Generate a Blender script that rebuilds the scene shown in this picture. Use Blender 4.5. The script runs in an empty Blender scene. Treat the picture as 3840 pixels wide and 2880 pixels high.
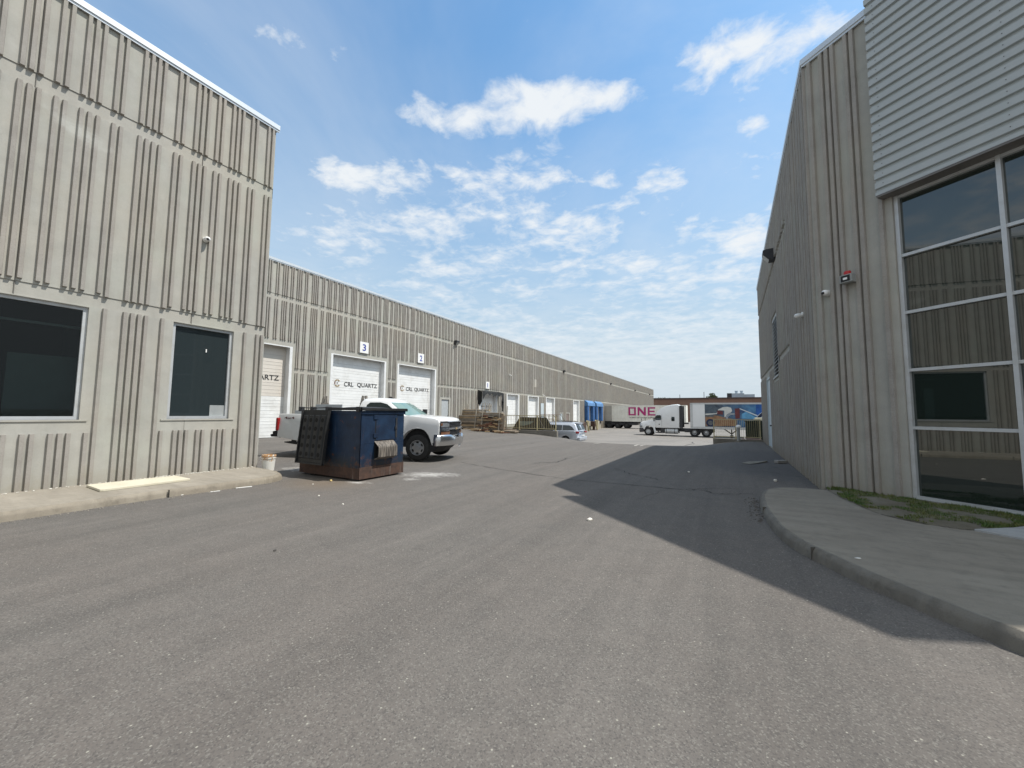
import bpy, bmesh, math, random
from math import sin, cos, pi, radians, sqrt, atan2
from mathutils import Vector, Matrix, noise as mnoise
R = random.Random(7)
SC = bpy.context.scene
COL = SC.collection

# ------------------------------------------------------------------ camera, sky, sun, exposure
YAW, PITCH, ROLL = radians(29.5), radians(4.29), radians(0.52)
_f = Vector((-sin(YAW)*cos(PITCH), cos(YAW)*cos(PITCH), sin(PITCH)))
_r = Vector((cos(YAW), sin(YAW), 0)); _u = _r.cross(_f)
_r2 = cos(ROLL)*_r + sin(ROLL)*_u; _u2 = -sin(ROLL)*_r + cos(ROLL)*_u
cam = bpy.data.objects.new('camera', bpy.data.cameras.new('camera')); COL.objects.link(cam)
mw = Matrix((_r2, _u2, -_f)).transposed().to_4x4(); mw.translation = (0, 0, 1.5)
cam.matrix_world = mw
cam.data.sensor_width = 36; cam.data.sensor_fit = 'HORIZONTAL'; cam.data.lens = 36*1455/3840
cam.data.clip_start = 0.05; cam.data.clip_end = 6000
SC.camera = cam

SUN_AZ, SUN_EL = radians(23.5), radians(59.9)      # azimuth from +X towards +Y
sd = Vector((cos(SUN_EL)*cos(SUN_AZ), cos(SUN_EL)*sin(SUN_AZ), sin(SUN_EL)))
sun = bpy.data.objects.new('sun', bpy.data.lights.new('sun', 'SUN')); COL.objects.link(sun)
sun.data.energy = 3.0; sun.data.angle = radians(0.53); sun.data.color = (1.0, 0.95, 0.88)
sun.rotation_euler = sd.to_track_quat('Z', 'Y').to_euler()

W = bpy.data.worlds.new('World'); SC.world = W; W.use_nodes = True
def build_world():
    nt = W.node_tree; nt.nodes.clear(); L = nt.links
    N = lambda t: nt.nodes.new(t)
    def math_(op, a, b=None, clamp=False):
        n = N('ShaderNodeMath'); n.operation = op; n.use_clamp = clamp
        for i, v in enumerate((a, b)):
            if v is None: continue
            if isinstance(v, (int, float)): n.inputs[i].default_value = v
            else: L.new(v, n.inputs[i])
        return n.outputs[0]
    out = N('ShaderNodeOutputWorld'); bg = N('ShaderNodeBackground'); L.new(bg.outputs[0], out.inputs[0])
    sky = N('ShaderNodeTexSky'); sky.sky_type = 'NISHITA'; sky.sun_disc = False
    sky.sun_elevation = SUN_EL; sky.sun_rotation = radians(90)-SUN_AZ
    sky.air_density = 1.0; sky.dust_density = 0.7; sky.ozone_density = 1.4; sky.altitude = 150
    tc = N('ShaderNodeTexCoord'); sep = N('ShaderNodeSeparateXYZ'); L.new(tc.outputs['Generated'], sep.inputs[0])
    zc = math_('MAXIMUM', sep.outputs[2], 0.03)
    zz = math_('ADD', zc, 0.06)
    px = math_('DIVIDE', sep.outputs[0], zz); py = math_('DIVIDE', sep.outputs[1], zz)
    comb = N('ShaderNodeCombineXYZ'); L.new(px, comb.inputs[0]); L.new(py, comb.inputs[1])
    def fbm(scale, detail, rough, vec, dist=0.0):
        n = N('ShaderNodeTexNoise'); n.noise_dimensions = '3D'; n.inputs['Scale'].default_value = scale
        n.inputs['Detail'].default_value = detail; n.inputs['Roughness'].default_value = rough
        n.inputs['Distortion'].default_value = dist
        L.new(vec, n.inputs['Vector']); return n.outputs['Fac']
    n1 = fbm(3.6, 9, 0.58, comb.outputs[0], 0.35)
    n2 = fbm(11.0, 7, 0.6, comb.outputs[0], 0.4)
    # cloud fields, each an ellipse on the cloud layer: x, y, radius x, radius y, rotation, weight
    blobs = CLOUDS
    acc = None
    for (bx, by, ra, rb, rot, wgt) in blobs:
        mp = N('ShaderNodeMapping'); mp.vector_type = 'TEXTURE'
        mp.inputs['Location'].default_value = (bx, by, 0); mp.inputs['Rotation'].default_value = (0, 0, rot)
        mp.inputs['Scale'].default_value = (ra, rb, 1)
        L.new(comb.outputs[0], mp.inputs['Vector'])
        ln = N('ShaderNodeVectorMath'); ln.operation = 'LENGTH'; L.new(mp.outputs[0], ln.inputs[0])
        d2 = math_('MULTIPLY', ln.outputs['Value'], ln.outputs['Value'])
        g = math_('MULTIPLY', math_('EXPONENT', math_('MULTIPLY', d2, -1.0)), wgt)
        acc = g if acc is None else math_('ADD', acc, g)
    # thin broken layer low in the sky
    lowl = N('ShaderNodeMapRange'); lowl.interpolation_type = 'SMOOTHSTEP'
    lowl.inputs[1].default_value = 0.10; lowl.inputs[2].default_value = 0.46; lowl.inputs[3].default_value = 0.80; lowl.inputs[4].default_value = 0.0
    L.new(sep.outputs[2], lowl.inputs[0])
    dens = math_('ADD', math_('MULTIPLY', math_('SUBTRACT', n1, 0.5), 2.5), math_('MULTIPLY', math_('SUBTRACT', n2, 0.5), 1.5))
    smo = N('ShaderNodeMapRange'); smo.inputs[1].default_value = 0.08; smo.inputs[2].default_value = 0.50; smo.inputs[3].default_value = 0.15; smo.inputs[4].default_value = 1.0
    L.new(sep.outputs[2], smo.inputs[0]); dens = math_('MULTIPLY', dens, smo.outputs[0])
    dens = math_('ADD', dens, math_('ADD', acc, lowl.outputs[0]))
    # added cloud cover overhead and behind, out of view, whitens the fill light
    def ramp01(v, a, b, k):
        q = N('ShaderNodeMapRange'); q.interpolation_type = 'SMOOTHSTEP'; q.inputs[1].default_value = a; q.inputs[2].default_value = b
        q.inputs[3].default_value = 0; q.inputs[4].default_value = k; L.new(v, q.inputs[0]); return q.outputs[0]
    dens = math_('ADD', dens, ramp01(sep.outputs[2], .80, .93, 1.0))
    back = math_('ADD', math_('MULTIPLY', sep.outputs[0], sin(YAW)), math_('MULTIPLY', sep.outputs[1], -cos(YAW)))
    dens = math_('ADD', dens, ramp01(back, -.15, .45, 1.0))
    mr = N('ShaderNodeMapRange'); mr.interpolation_type = 'SMOOTHSTEP'
    mr.inputs[1].default_value = 0.22; mr.inputs[2].default_value = 1.12
    L.new(dens, mr.inputs[0])
    lowf = N('ShaderNodeMapRange'); lowf.inputs[1].default_value = .02; lowf.inputs[2].default_value = .26; lowf.inputs[3].default_value = .45; lowf.inputs[4].default_value = .95
    L.new(sep.outputs[2], lowf.inputs[0]); cov = math_('MULTIPLY', mr.outputs[0], lowf.outputs[0])
    veil = N('ShaderNodeMapRange'); veil.interpolation_type = 'SMOOTHSTEP'; veil.inputs[1].default_value = .35; veil.inputs[2].default_value = .78; veil.inputs[3].default_value = .03; veil.inputs[4].default_value = .30
    L.new(fbm(.9, 6, .6, comb.outputs[0], .5), veil.inputs[0]); cov = math_('MAXIMUM', cov, veil.outputs[0])
    # haze towards the horizon
    hz = N('ShaderNodeMapRange'); hz.interpolation_type = 'SMOOTHSTEP'
    hz.inputs[1].default_value = 0.0; hz.inputs[2].default_value = 0.80; hz.inputs[3].default_value = 1.0; hz.inputs[4].default_value = 0.0
    L.new(sep.outputs[2], hz.inputs[0])
    def mix(fac, a, b):
        m = N('ShaderNodeMix'); m.data_type = 'RGBA'
        L.new(fac, m.inputs[0])
        for k, v in ((6, a), (7, b)):
            if isinstance(v, tuple): m.inputs[k].default_value = v
            else: L.new(v, m.inputs[k])
        return m.outputs[2]
    tint = N('ShaderNodeMix'); tint.data_type = 'RGBA'; tint.blend_type = 'MULTIPLY'; tint.inputs[0].default_value = 1
    L.new(sky.outputs[0], tint.inputs[6]); tint.inputs[7].default_value = (0.54, 0.83, 0.90, 1)
    c = mix(hz.outputs[0], tint.outputs[2], SKY_HAZE)
    c = mix(cov, c, SKY_CLOUD)
    L.new(c, bg.inputs[0]); bg.inputs[1].default_value = 0.15
SKY_HAZE = (1.98, 2.44, 2.78, 1); SKY_CLOUD = (3.45, 3.58, 3.68, 1)
CLOUDS = []
SC.view_settings.view_transform = 'Standard'; SC.view_settings.look = 'None'
SC.view_settings.exposure = 0.78; SC.view_settings.gamma = 1

def pixdir(x, y):      # design-time helper: direction of a photograph pixel (3840 x 2880), used for the cloud fields
    v = Vector(((x-1920)/1455, (1440-y)/1455, -1)).normalized()
    return mw.to_3x3() @ v
def cloud(x, y, rx, ry, w):
    k = 3840/2212
    d = pixdir(x*k, y*k); dx = pixdir((x+rx)*k, y*k); dy = pixdir(x*k, (y+ry)*k)
    P = lambda d: Vector((d.x, d.y))/(max(d.z, .03)+.06)
    p, a, b = P(d), P(dx)-P(d), P(dy)-P(d)
    CLOUDS.append((p.x, p.y, a.length, b.length, atan2(a.y, a.x), w))
cloud(1090, 245, 215, 58, .66); cloud(1290, 215, 130, 48, .62); cloud(960, 255, 110, 45, .45); cloud(1190, 190, 60, 30, .3)
cloud(1535, 120, 80, 48, .8); cloud(1515, 195, 50, 26, .65); cloud(1640, 160, 50, 40, .55); cloud(1420, 235, 70, 60, -.5); cloud(1690, 100, 100, 60, .68); cloud(1810, 40, 80, 45, .6); cloud(1620, 40, 60, 40, .3)
cloud(610, 85, 70, 36, .75); cloud(470, 75, 60, 26, .5); cloud(730, 118, 45, 26, .5); cloud(1080, 380, 200, 36, .68)
cloud(1450, 390, 75, 32, .7); cloud(1610, 350, 60, 45, .7); cloud(1640, 265, 45, 22, .7); cloud(760, 370, 110, 30, .45); cloud(1300, 385, 30, 20, .5)
cloud(900, 470, 330, 60, .5); cloud(1250, 470, 120, 40, .3); cloud(1500, 560, 330, 60, .35); cloud(1650, 480, 60, 60, .4)
cloud(1000, 560, 420, 70, .30); cloud(1000, 10, 60, 20, .4); cloud(1000, 110, 200, 60, -.5)
cloud(1420, 300, 80, 40, -.35); cloud(740, 280, 120, 40, -.2)
build_world()

# ------------------------------------------------------------------ helpers
def socket(nt, v, inp):
    if isinstance(v, (int, float)): inp.default_value = v
    elif isinstance(v, tuple): inp.default_value = v if len(v) == 4 else (*v, 1)
    else: nt.links.new(v, inp)
class Mat:
    def __init__(self, name, color=(.5, .5, .5), rough=.6, metal=0.0, spec=.5, coat=0.0, ior=None):
        self.m = bpy.data.materials.new(name); self.m.use_nodes = True; self.nt = self.m.node_tree
        self.b = self.nt.nodes['Principled BSDF']
        self.set('Base Color', color); self.set('Roughness', rough); self.set('Metallic', metal)
        self.set('Specular IOR Level', spec)
        if coat: self.set('Coat Weight', coat); self.set('Coat Roughness', .05)
        if ior: self.set('IOR', ior)
    def set(self, k, v): socket(self.nt, v, self.b.inputs[k])
    def n(self, t): return self.nt.nodes.new(t)
    def coord(self, scale=(1, 1, 1), kind='Object', loc=(0, 0, 0), rot=(0, 0, 0)):
        tc = self.n('ShaderNodeTexCoord'); mp = self.n('ShaderNodeMapping')
        mp.inputs['Scale'].default_value = scale; mp.inputs['Location'].default_value = loc; mp.inputs['Rotation'].default_value = rot
        self.nt.links.new(tc.outputs[kind], mp.inputs['Vector']); return mp.outputs[0]
    def world(self, scale=(1, 1, 1), loc=(0, 0, 0), rot=(0, 0, 0)):
        g = self.n('ShaderNodeNewGeometry'); mp = self.n('ShaderNodeMapping')
        mp.inputs['Scale'].default_value = scale; mp.inputs['Location'].default_value = loc; mp.inputs['Rotation'].default_value = rot
        self.nt.links.new(g.outputs['Position'], mp.inputs['Vector']); return mp.outputs[0]
    def noise(self, vec, scale, detail=4, rough=.55, dist=0):
        n = self.n('ShaderNodeTexNoise'); n.inputs['Scale'].default_value = scale; n.inputs['Detail'].default_value = detail
        n.inputs['Roughness'].default_value = rough; n.inputs['Distortion'].default_value = dist
        self.nt.links.new(vec, n.inputs['Vector']); return n.outputs['Fac']
    def voro(self, vec, scale, out='Color'):
        n = self.n('ShaderNodeTexVoronoi'); n.inputs['Scale'].default_value = scale
        self.nt.links.new(vec, n.inputs['Vector']); return n.outputs[out]
    def ramp(self, fac, *stops):
        n = self.n('ShaderNodeValToRGB'); e = n.color_ramp.elements
        while len(e) < len(stops): e.new(.5)
        for el, (p, c) in zip(e, stops):
            el.position = p; el.color = (c, c, c, 1) if isinstance(c, (int, float)) else (*c, 1)
        socket(self.nt, fac, n.inputs[0]); return n.outputs[0]
    def mix(self, fac, a, b, mode='MIX'):
        n = self.n('ShaderNodeMix'); n.data_type = 'RGBA'; n.blend_type = mode
        socket(self.nt, fac, n.inputs[0]); socket(self.nt, a, n.inputs[6]); socket(self.nt, b, n.inputs[7]); return n.outputs[2]
    def math(self, op, a, b=0.0, clamp=False):
        n = self.n('ShaderNodeMath'); n.operation = op; n.use_clamp = clamp
        socket(self.nt, a, n.inputs[0]); socket(self.nt, b, n.inputs[1]); return n.outputs[0]
    def xyz(self, vec):
        n = self.n('ShaderNodeSeparateXYZ'); self.nt.links.new(vec, n.inputs[0]); return n.outputs
    def bump(self, h, strength=.3, dist=.01):
        n = self.n('ShaderNodeBump'); n.inputs['Strength'].default_value = strength; n.inputs['Distance'].default_value = dist
        self.nt.links.new(h, n.inputs['Height']); self.nt.links.new(n.outputs[0], self.b.inputs['Normal'])
def varied(name, color, rough=.6, amt=.18, scale=3, metal=0.0, spec=.4, grime=None, gamt=.5, coat=0.0, bump=0.0, bscale=60):
    """a plain surface with uneven tone and optional grime patches"""
    m = Mat(name, color, rough, metal, spec, coat)
    v = m.coord()
    a = m.noise(v, scale, 6, .6)
    lo = tuple(c*(1-amt) for c in color); hi = tuple(min(1, c*(1+amt)) for c in color)
    c = m.mix(m.ramp(a, (.3, 0), (.7, 1)), lo, hi)
    if grime:
        g = m.noise(m.coord(loc=(5, 3, 1)), scale*1.7, 8, .68)
        c = m.mix(m.math('MULTIPLY', m.ramp(g, (.48, 0), (.66, 1)), gamt), c, grime)
    m.set('Base Color', c)
    if bump: m.bump(m.noise(v, bscale, 4, .6), bump, .01)
    return m.m

ZAX = Vector((0, 0, 1))
class Frame:
    """x = along, y = inward, z = up"""
    def __init__(self, o, ang): self.m = Matrix.Translation(o) @ Matrix.Rotation(ang, 4, 'Z'); self.ang = ang; self.o = Vector(o)
    def __call__(self, x, y, z): return self.m @ Vector((x, y, z))
class MB:
    def __init__(self, T=None): self.v = []; self.f = []; self.mi = []; self.T = getattr(T, 'm', T)
    def add(self, vs, fs, m=0):
        o = len(self.v)
        self.v += [self.T @ Vector(p) if self.T else Vector(p) for p in vs]
        self.f += [tuple(i+o for i in f) for f in fs]; self.mi += [m]*len(fs)
    def quad(self, a, b, c, d, m=0): self.add((a, b, c, d), ((0, 1, 2, 3),), m)
    def poly(self, pts, m=0): self.add(pts, (tuple(range(len(pts))),), m)
    def box(self, x0, x1, y0, y1, z0, z1, m=0):
        self.add([(x, y, z) for z in (z0, z1) for y in (y0, y1) for x in (x0, x1)],
                 ((0, 2, 3, 1), (4, 5, 7, 6), (0, 1, 5, 4), (2, 6, 7, 3), (0, 4, 6, 2), (1, 3, 7, 5)), m)
    def obox(self, c, sx, sy, sz, rz=0, ry=0, rx=0, m=0):
        M = Matrix.Translation(c) @ Matrix.Rotation(rz, 4, 'Z') @ Matrix.Rotation(ry, 4, 'Y') @ Matrix.Rotation(rx, 4, 'X')
        self.add([M @ Vector((x*sx/2, y*sy/2, z*sz/2)) for z in (-1, 1) for y in (-1, 1) for x in (-1, 1)],
                 ((0, 2, 3, 1), (4, 5, 7, 6), (0, 1, 5, 4), (2, 6, 7, 3), (0, 4, 6, 2), (1, 3, 7, 5)), m)
    def prism(self, poly, y0, y1, m=0):
        """poly in (x,z), extruded along y"""
        n = len(poly)
        self.add([(x, y0, z) for x, z in poly]+[(x, y1, z) for x, z in poly],
                 [tuple(range(n))[::-1], tuple(range(n, 2*n))]+[(i, (i+1) % n, n+(i+1) % n, n+i) for i in range(n)], m)
    def slab(self, poly, z0, z1, m=0):
        """poly in (x,y), extruded along z"""
        n = len(poly)
        self.add([(x, y, z0) for x, y in poly]+[(x, y, z1) for x, y in poly],
                 [tuple(range(n))[::-1], tuple(range(n, 2*n))]+[(i, (i+1) % n, n+(i+1) % n, n+i) for i in range(n)], m)
    def tube(self, p0, p1, r, n=8, m=0, r1=None):
        p0, p1 = Vector(p0), Vector(p1); d = (p1-p0).normalized(); r1 = r if r1 is None else r1
        a = d.orthogonal().normalized(); b = d.cross(a)
        ring = lambda p, r: [p+a*r*cos(2*pi*i/n)+b*r*sin(2*pi*i/n) for i in range(n)]
        self.add(ring(p0, r)+ring(p1, r1), [tuple(range(n))[::-1], tuple(range(n, 2*n))]+[(i, (i+1) % n, n+(i+1) % n, n+i) for i in range(n)], m)
    def path(self, pts, r, n=8, m=0):
        for a, b in zip(pts, pts[1:]): self.tube(a, b, r, n, m)
    def lathe(self, prof, c, axis='Y', n=24, m=0, close=False, cap0=True):
        """prof: (radius, offset along the axis)"""
        c = Vector(c); vs = []
        for r, h in prof:
            for i in range(n):
                a = 2*pi*i/n
                if axis == 'Y': vs.append(c+Vector((r*cos(a), h, r*sin(a))))
                elif axis == 'X': vs.append(c+Vector((h, r*cos(a), r*sin(a))))
                else: vs.append(c+Vector((r*cos(a), r*sin(a), h)))
        k = len(prof); fs = []
        for j in range(k if close else k-1):
            j2 = (j+1) % k
            fs += [(j*n+i, j*n+(i+1) % n, j2*n+(i+1) % n, j2*n+i) for i in range(n)]
        if not close:
            fs += ([tuple(range(n))[::-1]] if cap0 else [])+[tuple(range((k-1)*n, k*n))]
        self.add(vs, fs, m)
    def extrude(self, poly, ys, warp=None, m=0):
        """poly in (x,z) repeated at several y; warp(x,y,z)->(x,y,z)"""
        n = len(poly); k = len(ys); w = warp or (lambda x, y, z: (x, y, z))
        vs = [w(x, y, z) for y in ys for x, z in poly]
        fs = [tuple(range(n))[::-1], tuple(range((k-1)*n, k*n))]
        for j in range(k-1): fs += [(j*n+i, j*n+(i+1) % n, (j+1)*n+(i+1) % n, (j+1)*n+i) for i in range(n)]
        self.add(vs, fs, m)
    def build(self, name, mats, parent=None, local=False, smooth=None, bevel=0, seg=2, tags=None, offset=None, bang=30):
        me = bpy.data.meshes.new(name)
        off = Vector(offset) if offset is not None else None
        me.from_pydata([tuple(p-off) if off else tuple(p) for p in self.v], [], self.f)
        if not isinstance(mats, (list, tuple)): mats = [mats]
        for q in mats: me.materials.append(q)
        me.polygons.foreach_set('material_index', self.mi)
        bm = bmesh.new(); bm.from_mesh(me)
        bmesh.ops.recalc_face_normals(bm, faces=bm.faces)
        if bevel:
            bmesh.ops.remove_doubles(bm, verts=bm.verts, dist=1e-5)
            es = [e for e in bm.edges if len(e.link_faces) == 2 and e.calc_face_angle(0) > radians(bang)]
            bmesh.ops.bevel(bm, geom=es, offset=bevel, segments=seg, profile=.5, affect='EDGES', clamp_overlap=True)
        bm.to_mesh(me); bm.free()
        if smooth:
            me.polygons.foreach_set('use_smooth', [True]*len(me.polygons)); me.set_sharp_from_angle(angle=radians(smooth))
        o = bpy.data.objects.new(name, me); COL.objects.link(o)
        if off: o.location = off
        if parent: setparent(o, parent, local)
        if tags: tag(o, *tags)
        return o
def mat_of(o): return Matrix.LocRotScale(o.location, o.rotation_euler, o.scale) if o.parent is None else mat_of(o.parent) @ o.matrix_parent_inverse @ Matrix.LocRotScale(o.location, o.rotation_euler, o.scale)
def setparent(o, p, local=False):
    o.parent = p
    if not local: o.matrix_parent_inverse = mat_of(p).inverted()
def tag(o, label=None, cat=None, group=None, kind=None):
    if label: o['label'] = label
    if cat: o['category'] = cat
    if group: o['group'] = group
    if kind: o['kind'] = kind
    return o
def empty(name, loc, rz=0, *tags):
    o = bpy.data.objects.new(name, None); COL.objects.link(o); o.location = loc; o.rotation_euler = (0, 0, rz)
    o.empty_display_size = .2
    if tags: tag(o, *tags)
    return o
def copy_tree(o, parent=None):
    c = o.copy(); COL.objects.link(c)
    if parent: c.parent = parent
    for ch in [q for q in o.children]: copy_tree(ch, c)
    return c
def text_mesh(s, size, depth=.004, spacing=1.0, bold=0.0, align='CENTER'):
    cu = bpy.data.curves.new('lettering', 'FONT'); cu.body = s; cu.size = size; cu.extrude = depth; cu.space_character = spacing
    cu.offset = bold; cu.align_x = align; cu.align_y = 'CENTER'; cu.resolution_u = 3
    ob = bpy.data.objects.new('lettering', cu); COL.objects.link(ob)
    dg = bpy.context.evaluated_depsgraph_get(); me = bpy.data.meshes.new_from_object(ob.evaluated_get(dg))
    bpy.data.objects.remove(ob); bpy.data.curves.remove(cu); return me
def text_on(name, s, F, x, y, z, height, width, mat, parent, spacing=1.0, bold=0.0):
    """lettering standing on a wall frame; x,z the centre, height of the capitals and total width in metres"""
    me = text_mesh(s, 1.0, .004, spacing, bold)
    xs = [v.co.x for v in me.vertices]; ys = [v.co.y for v in me.vertices]
    w, h = max(xs)-min(xs), max(ys)-min(ys); cx, cy = (max(xs)+min(xs))/2, (max(ys)+min(ys))/2
    M = F.m @ Matrix.Translation((x, y, z)) @ Matrix.Rotation(pi/2, 4, 'X')
    for v in me.vertices: v.co = M @ Vector(((v.co.x-cx)*width/w, (v.co.y-cy)*height/h, v.co.z))
    me.materials.clear(); me.materials.append(mat)
    o = bpy.data.objects.new(name, me); COL.objects.link(o); setparent(o, parent); return o
def sm(t): t = max(0, min(1, t)); return t*t*(3-2*t)

# ------------------------------------------------------------------ ground level
def yard_z(Y): return -.9-.22*sm((Y-31)/17)+.12*sm((Y-52)/14)
WX, EX = -10.85, -1.03          # ends of the two low walls beside the ramp
def gz(X, Y):
    rise = .17*sm((-13-X)/6)
    s = sm((Y-19)/11)
    Lb = sm((X+13.5)/7); Rb = sm((1-X)/5)
    if X < WX:
        if X < -15.6: return rise if Y < 29.0 else yard_z(Y)
        return rise-.9*s*Lb if Y < 25.95 else yard_z(Y)
    if X > EX:
        return -.9*s*Rb if Y < 26.6 else yard_z(Y)
    k = sm((Y-26)/4); Lb += (1-Lb)*k; Rb += (1-Rb)*k
    return -.9*s*Lb*Rb if Y < 30 else yard_z(Y)

# ------------------------------------------------------------------ materials
def m_concrete(name, base, dark, rib=False):
    m = Mat(name, base, .85, spec=.25)
    v = m.world()
    big = m.noise(v, .55, 6, .6); mid = m.noise(v, 2.6, 7, .65)
    streak = m.noise(m.world(scale=(5, 5, .22)), 1.0, 5, .6)
    fine = m.noise(v, 60 if not rib else 42, 4, .7)
    c = m.mix(m.ramp(mid, (.32, 0), (.7, 1)), dark, base)
    c = m.mix(m.ramp(streak, (.42, 0), (.72, .45)), c, tuple(x*.72 for x in base))
    warm = (base[0]*1.0, base[1]*.955, base[2]*.88)
    c = m.mix(m.ramp(big, (.45, 0), (.65, .5)), c, warm)
    c = m.mix(m.ramp(m.noise(m.world(loc=(9, 4, 2)), .8, 4), (.5, 0), (.68, .35)), c, (base[0]*.96, base[1]*1.04, base[2]*.98))
    # damp foot of the wall and brown run-off stains
    z = m.xyz(v)[2]
    foot = m.ramp(m.math('ADD', m.math('MULTIPLY', z, -.9), m.math('MULTIPLY', mid, 1.6)), (.40, 0), (.95, .6))
    c = m.mix(foot, c, (base[0]*.62, base[1]*.56, base[2]*.45))
    c = m.mix(m.ramp(fine, (.3, .22 if rib else .12), (.5, 0)), c, tuple(x*.5 for x in dark))
    c = m.mix(m.ramp(fine, (.56, 0), (.75, .35 if rib else .12)), c, tuple(min(1, x*1.25) for x in base))
    mp = m.n('ShaderNodeMapping'); mp.vector_type = 'TEXTURE'; mp.inputs['Location'].default_value = (-10.36, 1.95, 6.62); mp.inputs['Rotation'].default_value = (radians(-20), 0, 0); mp.inputs['Scale'].default_value = (.6, .62, .24)
    m.nt.links.new(v, mp.inputs['Vector']); ln = m.n('ShaderNodeVectorMath'); ln.operation = 'LENGTH'; m.nt.links.new(mp.outputs[0], ln.inputs[0])
    sm_ = m.math('ADD', m.ramp(ln.outputs['Value'], (0, .75), (1, 0)), m.math('SUBTRACT', m.noise(m.world(scale=(1, 1, 2.5)), 5, 6, .65), .6))
    c = m.mix(m.ramp(sm_, (.05, 0), (.5, .45)), c, (.56, .57, .53))
    dk = m.ramp(m.noise(m.world(loc=(2, 7, 5), scale=(1.5, 1.5, .5)), .9, 6, .7), (.58, 0), (.74, .55))
    c = m.mix(dk, c, (base[0]*.70, base[1]*.685, base[2]*.64))
    m.set('Base Color', c)
    m.bump(m.mix(.5, fine, mid), .6 if rib else .28, .012)
    return m.m
CONC = m_concrete('panel_concrete', (.435, .428, .390), (.36, .353, .318))
CONCR = m_concrete('rib_concrete', (.372, .350, .318), (.28, .260, .235), True)
CONCB = m_concrete('band_concrete', (.43, .418, .378), (.365, .353, .315))
JOINT = varied('joint_sealant', (.16, .15, .135), .8)
WHITE = varied('white_steel', (.74, .75, .75), .45, .05, 2, grime=(.45, .44, .40), gamt=.25)
DOORW = varied('white_door_paint', (.76, .77, .76), .5, .05, 1.0, grime=(.52, .51, .47), gamt=.42)
DOORC = varied('cream_door_paint', (.64, .60, .54), .5, .04, 1.2, grime=(.5, .46, .4), gamt=.3)
SEAM = varied('door_seam', (.42, .42, .41), .6)
BLACK = varied('black_rubber', (.018, .018, .019), .7, .3, 8)
DARK = varied('dark_steel', (.035, .036, .04), .55, .3, 5)
COPING = varied('roof_cap_metal', (.62, .65, .67), .35, .05, 1, metal=.3)
ALU = varied('aluminium_frame', (.52, .54, .55), .45, .08, 2, metal=.3, grime=(.3, .28, .22), gamt=.3)
SIDING = varied('siding_paint', (.40, .43, .43), .4, .04, 1.5, grime=(.5, .51, .5), gamt=.2)
CHROME = Mat('chrome', (.66, .665, .67), .22, 1.0).m
REDP = varied('red_plastic', (.45, .02, .02), .35, .1)
WPLAST = varied('white_plastic', (.8, .8, .78), .4, .03)
GREYP = varied('grey_plastic', (.30, .31, .30), .5, .1)
YELLOW = varied('faded_yellow_paint', (.46, .41, .25), .6, .12, 6, grime=(.3, .2, .1), gamt=.6)
BLUET = Mat('blue_ink', (.035, .06, .30), .5).m
INK = Mat('black_ink', (.03, .028, .027), .5).m
GOLD = Mat('logo_bronze', (.30, .22, .12), .5).m; PLUM = Mat('logo_plum', (.18, .08, .06), .5).m
BRICK = varied('brown_brick', (.19, .115, .085), .85, .12, .6, grime=(.14, .09, .07), gamt=.4)
TRIM = varied('dark_brown_trim', (.07, .045, .04), .6)
BROWNS = varied('brown_steel_rail', (.13, .09, .06), .6, .2, 4)
def m_glass(name, col, ior=1.9, rough=.015):
    m = Mat(name, col, rough, 0, .5, ior=ior); return m.m
GLASSD = m_glass('tinted_glass', (.014, .022, .018), 1.95)
GLASSV = m_glass('vehicle_glass', (.012, .02, .02), 1.7, .02)
def m_clear(name, tint, fac):
    m = bpy.data.materials.new(name); m.use_nodes = True; nt = m.node_tree; nt.nodes.clear()
    out = nt.nodes.new('ShaderNodeOutputMaterial'); tr = nt.nodes.new('ShaderNodeBsdfTransparent'); gl = nt.nodes.new('ShaderNodeBsdfGlossy')
    mx = nt.nodes.new('ShaderNodeMixShader'); fr = nt.nodes.new('ShaderNodeFresnel'); fr.inputs[0].default_value = fac
    tr.inputs[0].default_value = (*tint, 1); gl.inputs['Roughness'].default_value = .01
    nt.links.new(fr.outputs[0], mx.inputs[0]); nt.links.new(tr.outputs[0], mx.inputs[1]); nt.links.new(gl.outputs[0], mx.inputs[2])
    nt.links.new(mx.outputs[0], out.inputs[0]); return m
GLASSC = m_clear('office_glass', (.56, .64, .64), 1.35)
GLASSW = m_clear('windscreen_glass', (.55, .78, .72), 1.45)

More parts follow.
